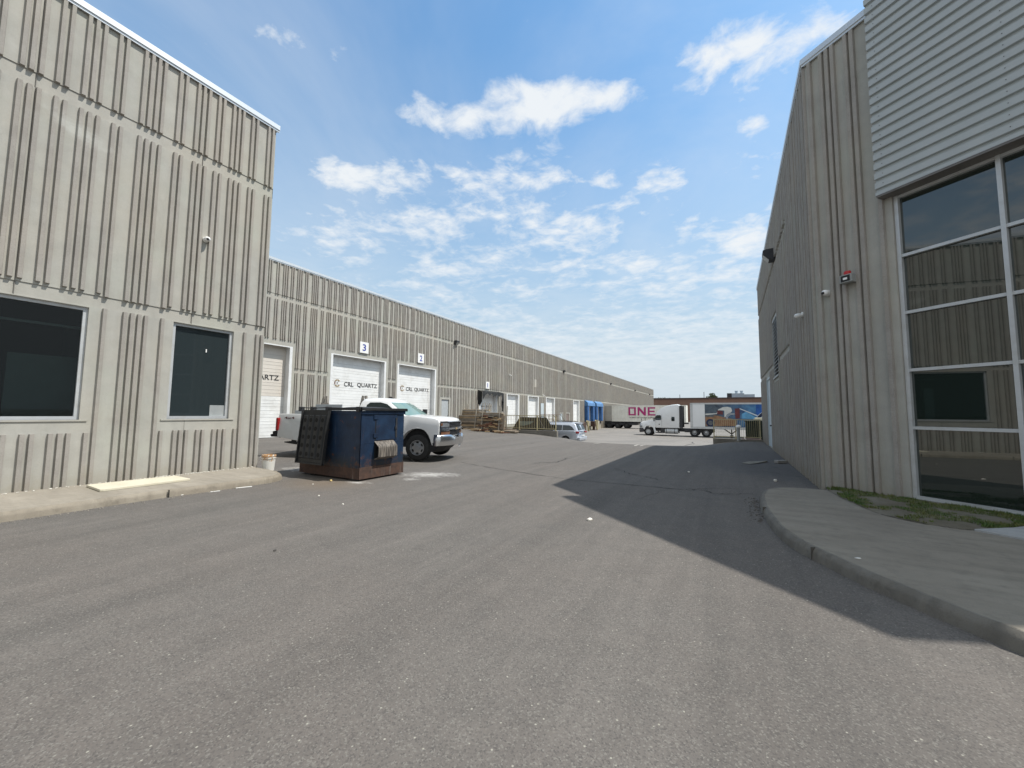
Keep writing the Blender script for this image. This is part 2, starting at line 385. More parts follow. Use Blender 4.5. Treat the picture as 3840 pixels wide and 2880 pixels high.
def m_asphalt():
    m = Mat('asphalt', (.1, .1, .1), .88, spec=.25)
    v = m.world()
    rot = m.world(rot=(0, 0, radians(-10)), scale=(1.35, .10, 1))       # wheel-worn bands along the drive
    band = m.noise(rot, 1.0, 5, .55, .4); rot2 = m.noise(m.world(rot=(0, 0, radians(-4)), scale=(5.5, .28, 1)), 1.0, 5, .6, .5)
    big = m.noise(v, .35, 5, .6); mid = m.noise(v, 3.2, 6, .65)
    c = m.mix(m.ramp(band, (.30, 0), (.72, 1)), (.100, .094, .087), (.150, .138, .126))
    c = m.mix(m.ramp(rot2, (.44, 0), (.72, .40)), c, (.182, .167, .151))
    c = m.mix(m.ramp(big, (.40, 0), (.70, .6)), c, (.136, .119, .106))
    c = m.mix(m.ramp(mid, (.30, .30), (.55, 0)), c, (.078, .075, .071))
    # stones of the worn surface
    st = m.voro(v, 120); sv = m.math('MULTIPLY', m.xyz(st)[0], 1.0)
    c = m.mix(m.ramp(sv, (.0, .45), (.32, 0)), c, (.042, .041, .042))
    c = m.mix(m.ramp(sv, (.80, 0), (.95, .42)), c, (.23, .225, .20))
    big_st = m.voro(v, 40); bv = m.xyz(big_st)[1]
    dd = m.voro(v, 40, 'Distance')
    c = m.mix(m.math('MULTIPLY', m.ramp(bv, (.93, 0), (.96, .7)), m.ramp(dd, (.14, 1), (.27, 0))), c, (.40, .39, .33))
    x, y, z = m.xyz(v)
    def blob(cx, cy, rx, ry, rot=0):
        q = m.coord(kind='Object')
        mp = m.n('ShaderNodeMapping'); mp.vector_type = 'TEXTURE'; mp.inputs['Location'].default_value = (cx, cy, 0)
        mp.inputs['Rotation'].default_value = (0, 0, rot); mp.inputs['Scale'].default_value = (rx, ry, 50)
        m.nt.links.new(v, mp.inputs['Vector']); ln = m.n('ShaderNodeVectorMath'); ln.operation = 'LENGTH'
        m.nt.links.new(mp.outputs[0], ln.inputs[0]); return m.ramp(ln.outputs['Value'], (0, 1), (1, 0))
    # brown seep at the skip bin, white stone slurry round it
    c = m.mix(m.math('MULTIPLY', blob(-7.5, 5.3, 1.2, .9), .55), c, (.165, .125, .085))
    pn = m.noise(m.world(loc=(3, 1, 0), rot=(0, 0, .5), scale=(1, 1.7, 1)), 3.6, 10, .8, .8)
    for cx, cy, rx, ry, rot, k in ((-6.4, 7.3, 1.5, .85, .5, .95), (-6.3, 6.6, .8, .6, .9, .7), (-7.0, 5.7, .9, .35, .2, .8), (-9.6, 6.3, 1.5, .8, .3, 1.0), (-10.4, 7.0, 1.8, 1.0, 0, .7), (-8.0, 7.6, 1.6, .6, .2, .6)):
        t = m.math('ADD', m.math('MULTIPLY', blob(cx, cy, rx, ry, rot), .62*k), m.math('SUBTRACT', pn, .55))
        c = m.mix(m.ramp(t, (.24, 0), (.52, .62)), c, (.54, .53, .50))
    # paler concrete apron in the yard beyond the ramp
    far = m.ramp(m.math('ADD', m.math('MULTIPLY', y, .05), m.math('MULTIPLY', mid, .05)), (.95, 0), (.99, 1))
    m2 = m.n('ShaderNodeMapRange'); m2.inputs[1].default_value = 24; m2.inputs[2].default_value = 33; m.nt.links.new(y, m2.inputs[0])
    c = m.mix(m.math('MULTIPLY', m2.outputs[0], .7), c, m.mix(m.ramp(big, (.4, 0), (.6, 1)), (.215, .205, .19), (.265, .25, .23)))
    # old dark sealed patch against the right-hand building
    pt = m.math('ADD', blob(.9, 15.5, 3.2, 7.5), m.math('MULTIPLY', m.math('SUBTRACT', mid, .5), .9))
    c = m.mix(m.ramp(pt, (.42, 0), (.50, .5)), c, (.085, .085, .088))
    # oil drips
    od = m.voro(m.world(scale=(.42, .42, .42), loc=(.3, .1, 0)), 1.0, 'Distance')
    c = m.mix(m.ramp(m.math('ADD', od, m.math('MULTIPLY', mid, .05)), (.045, .8), (.075, 0)), c, (.03, .03, .03))
    m.set('Base Color', c)
    h = m.math('ADD', m.math('MULTIPLY', sv, .6), m.noise(v, 160, 3, .6))
    m.bump(h, .55, .006)
    return m.m
ASPHALT = m_asphalt()
def m_walk(name, a, b, edge):
    m = Mat(name, a, .88, spec=.25); v = m.world()
    n1 = m.noise(v, 1.1, 7, .62); n2 = m.noise(v, 7, 6, .7); n3 = m.noise(v, 120, 3, .7)
    c = m.mix(m.ramp(n1, (.35, 0), (.66, 1)), a, b)
    c = m.mix(m.ramp(n2, (.50, 0), (.72, .55)), c, edge)
    c = m.mix(m.ramp(m.noise(m.world(scale=(.5, 3.5, 1), rot=(0, 0, radians(-38))), 1.6, 5, .6), (.45, 0), (.7, .5)), c, tuple(x*.72 for x in a))
    c = m.mix(m.ramp(n3, (.30, .4), (.48, 0)), c, tuple(x*.55 for x in a))
    m.set('Base Color', c); m.bump(m.math('ADD', n3, n2), .5, .008); return m.m
WALKL = m_walk('pavement_concrete', (.27, .243, .20), (.33, .30, .25), (.19, .168, .135))
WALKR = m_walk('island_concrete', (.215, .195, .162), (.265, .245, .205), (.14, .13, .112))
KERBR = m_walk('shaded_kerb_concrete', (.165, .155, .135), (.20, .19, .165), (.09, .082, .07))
KERBM = m_walk('kerb_concrete', (.245, .215, .17), (.32, .29, .235), (.12, .105, .085))
SOILM = m_walk('soil', (.20, .185, .15), (.10, .085, .06), (.055, .075, .025))
PADM = m_walk('pad_concrete', (.33, .34, .34), (.40, .41, .41), (.26, .26, .26))

# ------------------------------------------------------------------ ground
def build_ground():
    def rng(a, b, s):
        n = max(1, int(round((b-a)/s))); return [a+(b-a)*i/n for i in range(n)]
    xs = [-3000, -400, -80]+rng(-40, -22, 6)+rng(-22, 3, .5)+[3, 5, 9, 16, 30, 80, 400, 3000]
    xs += [WX-.005, WX+.005, EX-.005, EX+.005, -15.605, -15.595]
    ys = [-3000, -400, -60, -20]+rng(-10, 10, 5)+rng(10, 18, 2)+rng(18, 34, .5)+rng(34, 70, 3)+[70, 90, 140, 400, 3000]
    ys += [25.945, 25.955, 26.595, 26.605, 28.995, 29.005]
    xs = sorted(set(xs)); ys = sorted(set(ys))
    b = MB(); n = len(xs)
    vs = [(x, y, gz(x, y)) for y in ys for x in xs]
    fs = [(j*n+i, j*n+i+1, (j+1)*n+i+1, (j+1)*n+i) for j in range(len(ys)-1) for i in range(n-1)]
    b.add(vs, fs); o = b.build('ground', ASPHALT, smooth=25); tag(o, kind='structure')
build_ground()

def wobble(pts, sub=6, amp=.012):
    out = []
    for a, b in zip(pts, pts[1:]):
        for i in range(sub): out.append((a[0]+(b[0]-a[0])*i/sub+R.uniform(-amp, amp), a[1]+(b[1]-a[1])*i/sub+R.uniform(-amp, amp)))
    out.append(pts[-1]); return out
def spline(pts, sub=5):
    out = []; n = len(pts)
    for i in range(n-1):
        p0, p1, p2, p3 = pts[max(i-1, 0)], pts[i], pts[i+1], pts[min(i+2, n-1)]
        for k in range(sub):
            t = k/sub
            out.append(tuple(.5*((2*p1[j])+(-p0[j]+p2[j])*t+(2*p0[j]-5*p1[j]+4*p2[j]-p3[j])*t*t+(-p0[j]+3*p1[j]-3*p2[j]+p3[j])*t**3) for j in (0, 1)))
    out.append(pts[-1]); return out
def kerbed(name, outer, inner, z, top, kerb, width=.16):
    """raised pavement: outer = open polyline of the kerb edge, inner closes it along the building"""
    o = outer; b = MB(); n = len(o)
    def nrm(i):
        a, c = o[max(i-4, 0)], o[min(i+4, n-1)]; d = Vector((c[0]-a[0], c[1]-a[1])).normalized(); return Vector((-d.y, d.x))
    # side sign so that the offset goes inward
    cx = sum(p[0] for p in inner)/len(inner); cy = sum(p[1] for p in inner)/len(inner)
    mid = n//2; s = 1 if nrm(mid).dot(Vector((cx-o[mid][0], cy-o[mid][1]))) > 0 else -1
    rows = []
    for i in range(n):
        q = nrm(i)*s; p = Vector(o[i]); e = .011*mnoise.noise(Vector((p.x*5, p.y*5, 2)))+R.uniform(-.002, .002); h = .010*mnoise.noise(Vector((p.x*7, p.y*7, 8)))
        rows.append([(p.x-q.x*.015, p.y-q.y*.015, -.06), (p.x+e*q.x, p.y+e*q.y, z*.55), (p.x+q.x*(.012+e), p.y+q.y*(.012+e), z-.03+h), (p.x+q.x*.045, p.y+q.y*.045, z+.002+h), (p.x+q.x*width, p.y+q.y*width, z)])
    k = len(rows[0]); b.add([p for r in rows for p in r], [(i*k+j, i*k+j+1, (i+1)*k+j+1, (i+1)*k+j) for i in range(n-1) for j in range(k-1)], 1)
    ring = [r[-1] for r in rows]
    keep = [ring[0]]
    for p in ring[1:]:
        if (Vector(p)-Vector(keep[-1])).length > .05: keep.append(p)
    ring = keep+[(x, y, z) for x, y in inner]
    b.poly(ring, 0)
    ob = b.build(name, [top, kerb], smooth=40); tag(ob, kind='structure'); return ob
left_outer = wobble(spline([(-8.47, -14), (-8.45, -4), (-8.44, 1.24), (-8.50, 2.5), (-8.46, 3.6), (-8.44, 4.3), (-8.47, 4.74), (-8.62, 5.02), (-8.88, 5.16), (-9.32, 5.25), (-9.84, 5.30), (-10.36, 5.31)], 6), 3, .008)
kerbed('pavement', left_outer, [(-10.9, 5.31), (-10.9, -14)], .125, WALKL, KERBM, .08)
right_outer = wobble(spline([(1.6, 9.34), (1.40, 9.35), (1.12, 9.33), (.76, 9.18), (.52, 8.85), (.42, 8.40), (.375, 7.9), (.375, 6.95), (.46, 5.95), (.59, 5.42), (.78, 5.03), (1.0, 4.62), (1.22, 4.30), (1.5, 3.93), (2.2, 3.1), (3.5, 1.6), (6, -.6), (9, -2.2), (16, -4)], 6), 3, .006)
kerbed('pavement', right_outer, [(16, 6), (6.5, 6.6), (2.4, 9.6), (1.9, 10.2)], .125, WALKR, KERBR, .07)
# soil bed along the glazed front, with thin grass
soil_edge = wobble(spline([(1.50, 9.42), (1.52, 9.10), (1.58, 8.45), (1.70, 7.72), (1.86, 7.30), (2.08, 7.08), (2.34, 6.99), (2.50, 6.99), (2.98, 7.35), (3.35, 7.72), (3.62, 7.95)], 5), 2, .012)
bb = MB(); inner = [(3.3, 8.55), (2.4, 9.3), (1.72, 9.85)]
poly = soil_edge+inner; cx = sum(p[0] for p in poly)/len(poly); cy = sum(p[1] for p in poly)/len(poly)
rings = []
for k, zz in ((1.0, .129), (.93, .138), (.7, .150), (.4, .155), (.12, .15)):
    rings.append([(cx+(x-cx)*k, cy+(y-cy)*k, zz+R.uniform(-.004, .006)) for x, y in poly])
n = len(poly); bb.add([p for r in rings for p in r], [(j*n+i, j*n+(i+1) % n, (j+1)*n+(i+1) % n, (j+1)*n+i) for j in range(len(rings)-1) for i in range(n)]+[tuple(range((len(rings)-1)*n, len(rings)*n))])
tag(bb.build('soil', SOILM, smooth=50), kind='structure')
pad = [(2.52, 6.97), (3.0, 6.60), (3.6, 6.15), (5.5, 5.2), (6.4, 6.3), (4.4, 7.6), (3.66, 7.93), (3.36, 7.70), (2.99, 7.33)]
bb = MB(); bb.slab(pad, .10, .150); tag(bb.build('pavement', PADM, bevel=.006), kind='structure')
GRASSM = Mat('grass_blades', (.055, .10, .02), .6, spec=.3)
GRASSM.set('Base Color', GRASSM.mix(GRASSM.ramp(GRASSM.noise(GRASSM.world(), 5, 4), (.35, 0), (.65, 1)), (.05, .105, .015), (.13, .135, .04)))
bb = MB()
def inpoly(x, y, P):
    c = False; j = len(P)-1
    for i in range(len(P)):
        if (P[i][1] > y) != (P[j][1] > y) and x < (P[j][0]-P[i][0])*(y-P[i][1])/(P[j][1]-P[i][1])+P[i][0]: c = not c
        j = i
    return c
cnt = 0
while cnt < 15000:
    x, y = R.uniform(1.5, 3.6), R.uniform(6.9, 9.9)
    if not inpoly(x, y, poly): continue
    # distance from the building front (sun side of the bed stays greener) and patchiness
    p = mnoise.noise(Vector((x*2.2, y*2.2, 3)))+.55*mnoise.noise(Vector((x*6, y*6, 1)))
    s = (x-1.56)*.636+(y-9.80)*.772       # distance to the front, negative outward
    g = p+.42*math.exp(-((s+.38)/.2)**2)+.16
    if g < .10: continue
    h = R.uniform(.012, .045); a = R.uniform(0, 2*pi); w = R.uniform(.003, .006); l = R.uniform(.3, 1.0)*h
    z0 = .142
    bb.add([(x-w*cos(a), y-w*sin(a), z0), (x+w*cos(a), y+w*sin(a), z0), (x-l*sin(a), y+l*cos(a), z0+h)], [(0, 1, 2)]); cnt += 1
tag(bb.build('grass', GRASSM.m), 'thin patchy grass in the soil bed below the glazed front', 'grass', kind='stuff')

JN = varied('kerb_joint_dirt', (.085, .078, .066), .95)
for (x, y, a) in ((-8.47, 3.02, 0), (-8.44, .4, 0), (-8.49, -2.4, 0), (.385, 7.05, 0), (.70, 5.2, .5), (1.75, 3.63, .85), (3.4, 1.75, .78)):
    b = MB(); b.obox((x, y, .064), .045, .006, .129, a); tag(b.build('kerb_joint', JN), kind='structure')
# cracks and worn markings: sheets 4 mm above the asphalt
def strip(pts, w, lift=.004, jit=.5):
    b = MB(); vs = []; n = len(pts)
    for i, p in enumerate(pts):
        a, c = pts[max(i-1, 0)], pts[min(i+1, n-1)]; d = Vector((c[0]-a[0], c[1]-a[1])).normalized(); q = Vector((-d.y, d.x))
        ww = w*(1+R.uniform(-jit, jit))*(.35 if i in (0, n-1) else 1)/2
        for s in (-1, 1):
            x, y = p[0]+q.x*ww*s, p[1]+q.y*ww*s; vs.append((x, y, gz(x, y)+lift))
    b.add(vs, [(2*i, 2*i+1, 2*i+3, 2*i+2) for i in range(n-1)]); return b
CRACKM = varied('crack_shadow', (.035, .033, .032), .95, .3, 20)
for pts, w, am in (([(-7.2, 9.6), (-5.8, 9.1), (-4.31, 8.72), (-3.13, 8.45), (-1.69, 8.58), (-.88, 8.57)], .022, .03), ([(-5.25, 10.6), (-5.1, 10.85), (-4.75, 11.2), (-4.73, 11.3), (-4.87, 12.5)], .03, .05),
                   ([(-.88, 8.57), (-.55, 8.75), (-.3, 8.5), (-.1, 8.55), (.3, 8.9)], .016, .05), ([(-.75, 8.57), (-.6, 8.9), (-.2, 9.2), (.1, 9.25)], .010, .05), ([(-2.9, 10.9), (-2.3, 10.1), (-1.9, 9.9), (-1.5, 9.5)], .02, .08),
                   ([(-1.5, 7.2), (-1.2, 8.3), (-1.1, 8.57)], .006, .03), ([(-6.9, 22.5), (-5.6, 21.8), (-4.2, 21.4)], .03, .06), ([(-3.4, 33), (-2.9, 36), (-3.3, 40)], .07, .1),
                   ([(.2, 12.2), (.8, 12.5), (1.1, 12.1), (1.5, 11.9)], .015, .07), ([(.1, 13.6), (.6, 13.2), (1.4, 13.1)], .012, .07)):
    tag(strip(wobble(pts, 9, am), w, .004, .7).build('pavement_crack', CRACKM), kind='structure')
MARKM = varied('worn_marking_paint', (.42, .40, .36), .85, .2, 5, grime=(.16, .15, .14), gamt=.95)
for pts, w in (([(-6.14, 19.3), (-6.0, 20.1)], .12), ([(-4.06, 19.0), (-4.2, 20.9)], .10), ([(-3.82, 19.1), (-3.86, 20.6)], .08), ([(-8.0, 20.4), (-7.9, 21.3)], .1)):
    tag(strip(wobble(pts, 6, .01), w, .004, .3).build('road_marking', MARKM), kind='structure')

# ------------------------------------------------------------------ ribbed precast walls
RIBS = [.925*q for q in (0, .115, .23, .345, .63, .745, .99, 1.105, 1.22, 1.43, 1.545, 1.77, 1.885, 2.0, 2.23, 2.345)]
def ribset(u0, u1, start, period):
    out = []; k = math.floor((u0-start)/period)-1
    while start+k*period < u1+period:
        out += [start+k*period+r*period/2.451 for r in RIBS if u0+.03 < start+k*period+r*period/2.451 < u1-.03]; k += 1
    return sorted(out)
def cut(a, b, holes):
    segs = [(a, b)]
    for h0, h1 in holes:
        nx = []
        for s0, s1 in segs:
            if h1 <= s0 or h0 >= s1: nx.append((s0, s1)); continue
            if h0 > s0: nx.append((s0, h0))
            if h1 < s1: nx.append((h1, s1))
        segs = nx
    return [s for s in segs if s[1]-s[0] > .06]
def ribwall(F, u0, u1, zb, zt, bands, openings, ribs, parent, depth=.05, hw=(.035, .026), per=0):
    """openings: (u0,u1,z0,z1, side margin, top margin, bottom margin, reveal depth, reveal material slot)"""
    b = MB(F); e = .014
    us = sorted({u0, u1} | {o[i] for o in openings for i in (0, 1)} | {q for bd in bands for q in (max(bd[2], u0), min(bd[3], u1))})
    zs = sorted({zb, zt} | {o[i] for o in openings for i in (2, 3)} | {bd[i] for bd in bands for i in (0, 1)})
    zs = [z for z in zs if zb <= z <= zt]
    inb = lambda u, z: any(bd[0] < z < bd[1] and bd[2] < u < bd[3] for bd in bands)
    ino = lambda u, z: any(o[0] < u < o[1] and o[2] < z < o[3] for o in openings)
    for ua, ub in zip(us, us[1:]):
        for za, zc in zip(zs, zs[1:]):
            u, z = (ua+ub)/2, (za+zc)/2
            if ub-ua < 1e-6 or ino(u, z): continue
            bd = inb(u, z); y = e if bd else 0
            b.quad((ua, y, za), (ub, y, za), (ub, y, zc), (ua, y, zc), 2 if bd else 0)
    for z0, z1, ua, ub in bands:
        ua, ub = max(ua, u0), min(ub, u1)
        for z in (z0, z1):
            for s0, s1 in cut(ua, ub, [(o[0], o[1]) for o in openings if o[2] < z < o[3]]): b.quad((s0, 0, z), (s1, 0, z), (s1, e, z), (s0, e, z), 2)
    for o in openings:
        a0, a1, z0, z1, dp, ms = o[0], o[1], o[2], o[3], o[7], o[8]
        for q in (((a0, 0, z0), (a0, dp, z0), (a0, dp, z1), (a0, 0, z1)), ((a1, 0, z0), (a1, dp, z0), (a1, dp, z1), (a1, 0, z1)), ((a0, 0, z1), (a1, 0, z1), (a1, dp, z1), (a0, dp, z1)), ((a0, 0, z0), (a1, 0, z0), (a1, dp, z0), (a0, dp, z0))):
            b.quad(*q, ms)
    # expansion joint lines between the precast panels are left to the ribs; ribs stop at the bands and round openings
    js = sorted({round(ribs[0]+k*per, 3) for k in range(int((u1-ribs[0])/per)+1)}) if per else []
    for u in js:
        for s0, s1 in cut(zb+.02, zt-.02, [(o[2]-.02, o[3]+.02) for o in openings if o[0]-.03 < u+.17 < o[1]+.03]): b.box(u+.166, u+.174, -.0015, .02, s0, s1, 3)
    prof = lambda u: [(u-hw[0], .002), (u-hw[1], -depth), (u+hw[1], -depth), (u+hw[0], .002)]
    zcuts = lambda u: [(bd[0], bd[1]) for bd in bands if bd[2] < u < bd[3]]+[(o[2]-o[6], o[3]+o[5]) for o in openings if o[0]-o[4] < u < o[1]+o[4]]
    for u in ribs:
        for s0, s1 in cut(zb+.015, zt-.05, zcuts(u)):
            P = prof(u+R.uniform(-.004, .004)); n = 4
            b.add([(x, y, s0) for x, y in P]+[(x, y, s1) for x, y in P], [(0, 1, 2, 3), (4, 5, 6, 7), (0, 1, 5, 4), (2, 3, 7, 6), (1, 2, 6, 5)], 1)
    return b
def shell(b, poly, zb, zt, m=0, skip=()):
    """plain remaining walls of a building (world xy polygon) and its flat roof"""
    T = b.T; b.T = None; n = len(poly)
    for i in range(n):
        if i in skip: continue
        p, q = poly[i], poly[(i+1) % n]
        b.quad((*p, zb), (*q, zb), (*q, zt), (*p, zt), m)
    b.poly([(x, y, zt-.25) for x, y in poly], m); b.T = T
def coping(F, u0, u1, z, parent, yb=.35, h=.12):
    b = MB(F); b.box(u0, u1, -.075, yb, z, z+h); b.box(u0, u1, -.055, -.02, z-.05, z)
    return b.build('roof_cap', [COPING], parent)
def roller_door(F, u0, u1, z0, z1, parent, y=.33, mat=None, two=None, frame=.14, label=None):
    b = MB(F); z = z0; k = 0; H = .52
    fw = frame
    while z < z1-.01:
        zt = min(z+H, z1)
        mi = 2 if (two and z > two) else 0
        b.box(u0+fw, u1-fw, y, y+.05, z+.012, zt, mi)
        for q in (.17, .34):
            if z+q+.03 < zt: b.box(u0+fw, u1-fw, y-.007, y, z+q, z+q+.022, mi)
        b.box(u0+fw, u1-fw, y+.012, y+.04, z, z+.012, 1); z = zt
    d = b.build('roller_door', [mat or DOORW, SEAM, DOORC], parent)
    if label: d['label'] = label
    f = MB(F)
    f.box(u0, u0+fw, -.012, y+.06, z0, z1); f.box(u1-fw, u1, -.012, y+.06, z0, z1)
    f.box(u0+fw, u1-fw, -.012, .06, z1-.05, z1)
    f.build('door_frame', [WHITE], d)
    g = MB(F); g.box(u0+fw, u1-fw, y-.02, y+.03, z0-.01, z0+.05); g.build('rubber_seal', [BLACK], d)
    return d
def window_unit(F, u0, u1, z0, z1, parent, y, mats, cols=1, fr=.06, interior=None):
    w = MB(F)
    w.box(u0, u0+fr, y-.05, y+.05, z0, z1); w.box(u1-fr, u1, y-.05, y+.05, z0, z1)
    w.box(u0+fr, u1-fr, y-.05, y+.05, z1-fr, z1); w.box(u0+fr, u1-fr, y-.05, y+.05, z0, z0+fr)
    wo = w.build('window', [ALU], parent)
    p = MB(F); p.box(u0+fr, u1-fr, y-.004, y+.004, z0+fr, z1-fr); p.build('pane', mats, wo)
    return wo

# ------------------------------------------------------------------ near building on the left
ZT = 8.97
FA = Frame((-10.36, 0, 0), pi/2)          # along +Y, looking at +X
near = empty('office_building', (-10.36, 0, 0), 0, 'tall ribbed concrete office end with two dark windows beside the kerb', 'building')
ops = [(3.56, 4.72, 1.31, 3.39, .16, .30, .24, .13, 2), (-.15, 2.30, 1.31, 3.39, .20, .30, .24, .13, 2), (-4.4, -2.0, 1.31, 3.39, .2, .3, .24, .13, 2)]
b = ribwall(FA, -16, 5.42, .02, ZT, [(7.06, 7.33, -20, 9), (3.41, 3.64, -20, 9)], ops, ribset(-16, 5.42, 2.784, 2.451), near, per=2.451)
shell(b, [(-10.36, -16), (-10.36, 5.42), (-34, 5.42), (-34, -16)], .02, ZT, 0, (0,))
# plain concrete sills
for o in ops: b.box(o[0]-.1, o[1]+.1, -.018, .13, o[2]-.03, o[2])
b.build('wall', [CONC, CONCR, CONCB, JOINT], near)
coping(FA, -16, 5.48, ZT, near)
window_unit(FA, 3.56, 4.72, 1.31, 3.39, near, .10, [m_glass('blind_glass', (.024, .033, .036), 1.5)])
window_unit(FA, -.15, 2.30, 1.31, 3.39, near, .10, [GLASSC]); window_unit(FA, -4.4, -2.0, 1.31, 3.39, near, .10, [GLASSC])
# the room behind the big window: dark walls, a pale partition and a white bar imitating a reflected strip
ROOM = varied('room_paint', (.03, .034, .035), .8); PALE = varied('partition_board', (.74, .77, .75), .7)
b = MB(FA); u0, u1, z0, z1, y0, y1 = -4.6, 2.9, .3, 3.6, .17, 4.5
for q in (((u0, y1, z0), (u1, y1, z0), (u1, y1, z1), (u0, y1, z1)), ((u0, y0, z0), (u0, y1, z0), (u0, y1, z1), (u0, y0, z1)), ((u1, y0, z0), (u1, y1, z0), (u1, y1, z1), (u1, y0, z1)), ((u0, y0, z0), (u1, y0, z0), (u1, y1, z0), (u0, y1, z0)), ((u0, y0, z1), (u1, y0, z1), (u1, y1, z1), (u0, y1, z1))): b.quad(*q)
b.build('room', [ROOM], near)
b = MB(FA); b.box(1.05, 1.38, 1.0, 1.06, .3, 2.75); b.build('partition', [PALE], near)
b = MB(FA); b.box(1.60, 2.70, 1.3, 1.36, .3, 2.55); b.build('partition', [varied('dim_partition_board', (.26, .28, .26), .7, .2, 1)], near)
b = MB(FA); b.box(.9, 2.6, 1.1, 1.2, 3.12, 3.16); b.build('reflection_bar', [WPLAST], near)
b = MB(FA); b.box(4.36, 4.66, .085, .092, 1.37, 1.62); tag(b.build('paper_notice', [varied('paper', (.30, .32, .32), .8)]), 'pale sheet in the lower right corner of the smaller office window', 'notice')
text_on('window_number', '1', FA, 4.22, .088, 2.86, .075, .02, WPLAST, near)

def dome_camera(F, u, z, label, tilt=0.0, group=None, yaw=0.0):
    o = F(u, 0, z); e = empty('security_camera', o, F.ang, label, 'camera', group)
    b = MB(F); b.lathe([(.062, -.005), (.062, -.03), (.05, -.045)], (u, 0, z), 'Y', 20); b.build('mounting_plate', [WPLAST], e, smooth=40)
    c = MB(F); c.lathe([(.001, -.155), (.03, -.15), (.05, -.13), (.058, -.10), (.056, -.06), (.045, -.04)], (u, 0, z), 'Y', 20); c.build('housing', [WPLAST], e, smooth=50)
    l = MB(F); l.lathe([(.001, -.165), (.022, -.163), (.03, -.152)], (u-.012, 0, z-.014), 'Y', 16); l.build('lens', [BLACK], e, smooth=50)
    return e
dome_camera(FA, 4.02, 5.38, 'white camera with round black eye on the office end wall above its smaller window')

# ------------------------------------------------------------------ long warehouse behind
FAR_ANG = pi/2+.0084
FB = Frame((-19.58, 10.22, 0), FAR_ANG)
ware = empty('warehouse', (-19.58, 10.22, 0), 0, 'long ribbed concrete warehouse with a row of white loading doors', 'building')
UE = 113.2
grade = [(-2.6, 1.44), (3.66, 7.72), (8.72, 12.72)]
docks = [(18.75, 21.75), (23.68, 26.33), (28.48, 31.28), (33.38, 36.18), (43.03, 45.68), (48.6, 51.2), (53.3, 56.0)]
small = [(37.85, 38.98), (40.25, 41.45)]
ops = [(a, c, .14, 4.79, .14, .29, 0, .36, 2) for a, c in grade]+[(a, c, .32, 3.46, .13, .02, .2, .32, 2) for a, c in docks]
ops += [(13.40, 14.42, .15, 2.58, .12, .20, .2, .12, 2), (small[0][0], small[0][1], -.95, 1.55, .08, .12, .2, .1, 2), (small[1][0], small[1][1], -.95, 1.55, .08, .12, .2, .1, 2)]
holes = sorted(grade+docks)
lowbands = [(3.46, 3.70, a, c) for a, c in zip([-4.9]+[h[1]+.14 for h in grade], [h[0]-.14 for h in grade]+[UE+1]) if c > a]
b = ribwall(FB, -4.9, UE, -1.3, ZT, [(7.06, 7.33, -9, UE+9)]+lowbands, ops, ribset(-4.9, UE, 2.37, 2.512), ware, .055, (.037, .028), 7.536)
w0 = FB(-4.9, 0, 0); w1 = FB(UE, 0, 0); w2 = FB(UE, 40, 0); w3 = FB(-4.9, 40, 0)
shell(b, [tuple(q)[:2] for q in (w0, w1, w2, w3)], -1.3, ZT, 0, (0,))
b.build('wall', [CONC, CONCR, CONCB, JOINT], ware)
coping(FB, -4.9, UE+.06, ZT, ware)
d0 = roller_door(FB, *grade[0], .14, 4.79, ware, two=2.1, label='loading door with cream upper panels, half hidden by the office end')
d3 = roller_door(FB, *grade[1], .14, 4.79, ware); d2 = roller_door(FB, *grade[2], .14, 4.79, ware)
yl = .318
def logo(F, u, z, w, h, parent):
    """open hexagon of five bars round a small triangle"""
    P = [(cos(radians(a))*w/2, sin(radians(a))*h/2) for a in (90, 150, 210, 270, 330, 30)]
    for k, (i, j, mt) in enumerate(((0, 1, GOLD), (1, 2, PLUM), (2, 3, GOLD), (3, 4, GOLD), (5, 0, GOLD))):
        a, c = Vector(P[i]), Vector(P[j]); a2 = a+(c-a)*.12; c2 = a+(c-a)*.88
        b = MB(F); b.prism([(u+p.x, z+p.y) for p in (a2, c2, c2*.66, a2*.66)], yl-.004, yl); b.build('logo', [mt], parent)
    b = MB(F); b.prism([(u-.045*w/.43, z+.035), (u+.045*w/.43, z+.035), (u, z-.055)], yl-.004, yl); b.build('logo', [INK], parent)
text_on('lettering', 'CRL', FB, -1.14, yl, 3.13, .27, .66, INK, d0, 1.0, .004)
text_on('lettering', 'QUARTZ', FB, .235, yl, 3.14, .30, 1.54, INK, d0, 1.0, .004)
logo(FB, -1.93, 3.155, .44, .50, d0)
text_on('lettering', 'CRL', FB, 5.165, yl, 3.13, .27, .66, INK, d3, 1.0, .004)
text_on('lettering', 'QUARTZ', FB, 6.535, yl, 3.13, .30, 1.54, INK, d3, 1.0, .004)
logo(FB, 4.375, 3.155, .44, .50, d3)
text_on('lettering', 'CRL', FB, 10.235, yl, 3.14, .26, .66, INK, d2, 1.0, .004)
text_on('lettering', 'QUARTZ', FB, 11.515, yl, 3.14, .29, 1.54, INK, d2, 1.0, .004)
logo(FB, 9.54, 3.165, .44, .46, d2)
dock_doors = [roller_door(FB, a, c, .32, 3.46, ware, y=.28, frame=.16) for a, c in docks]
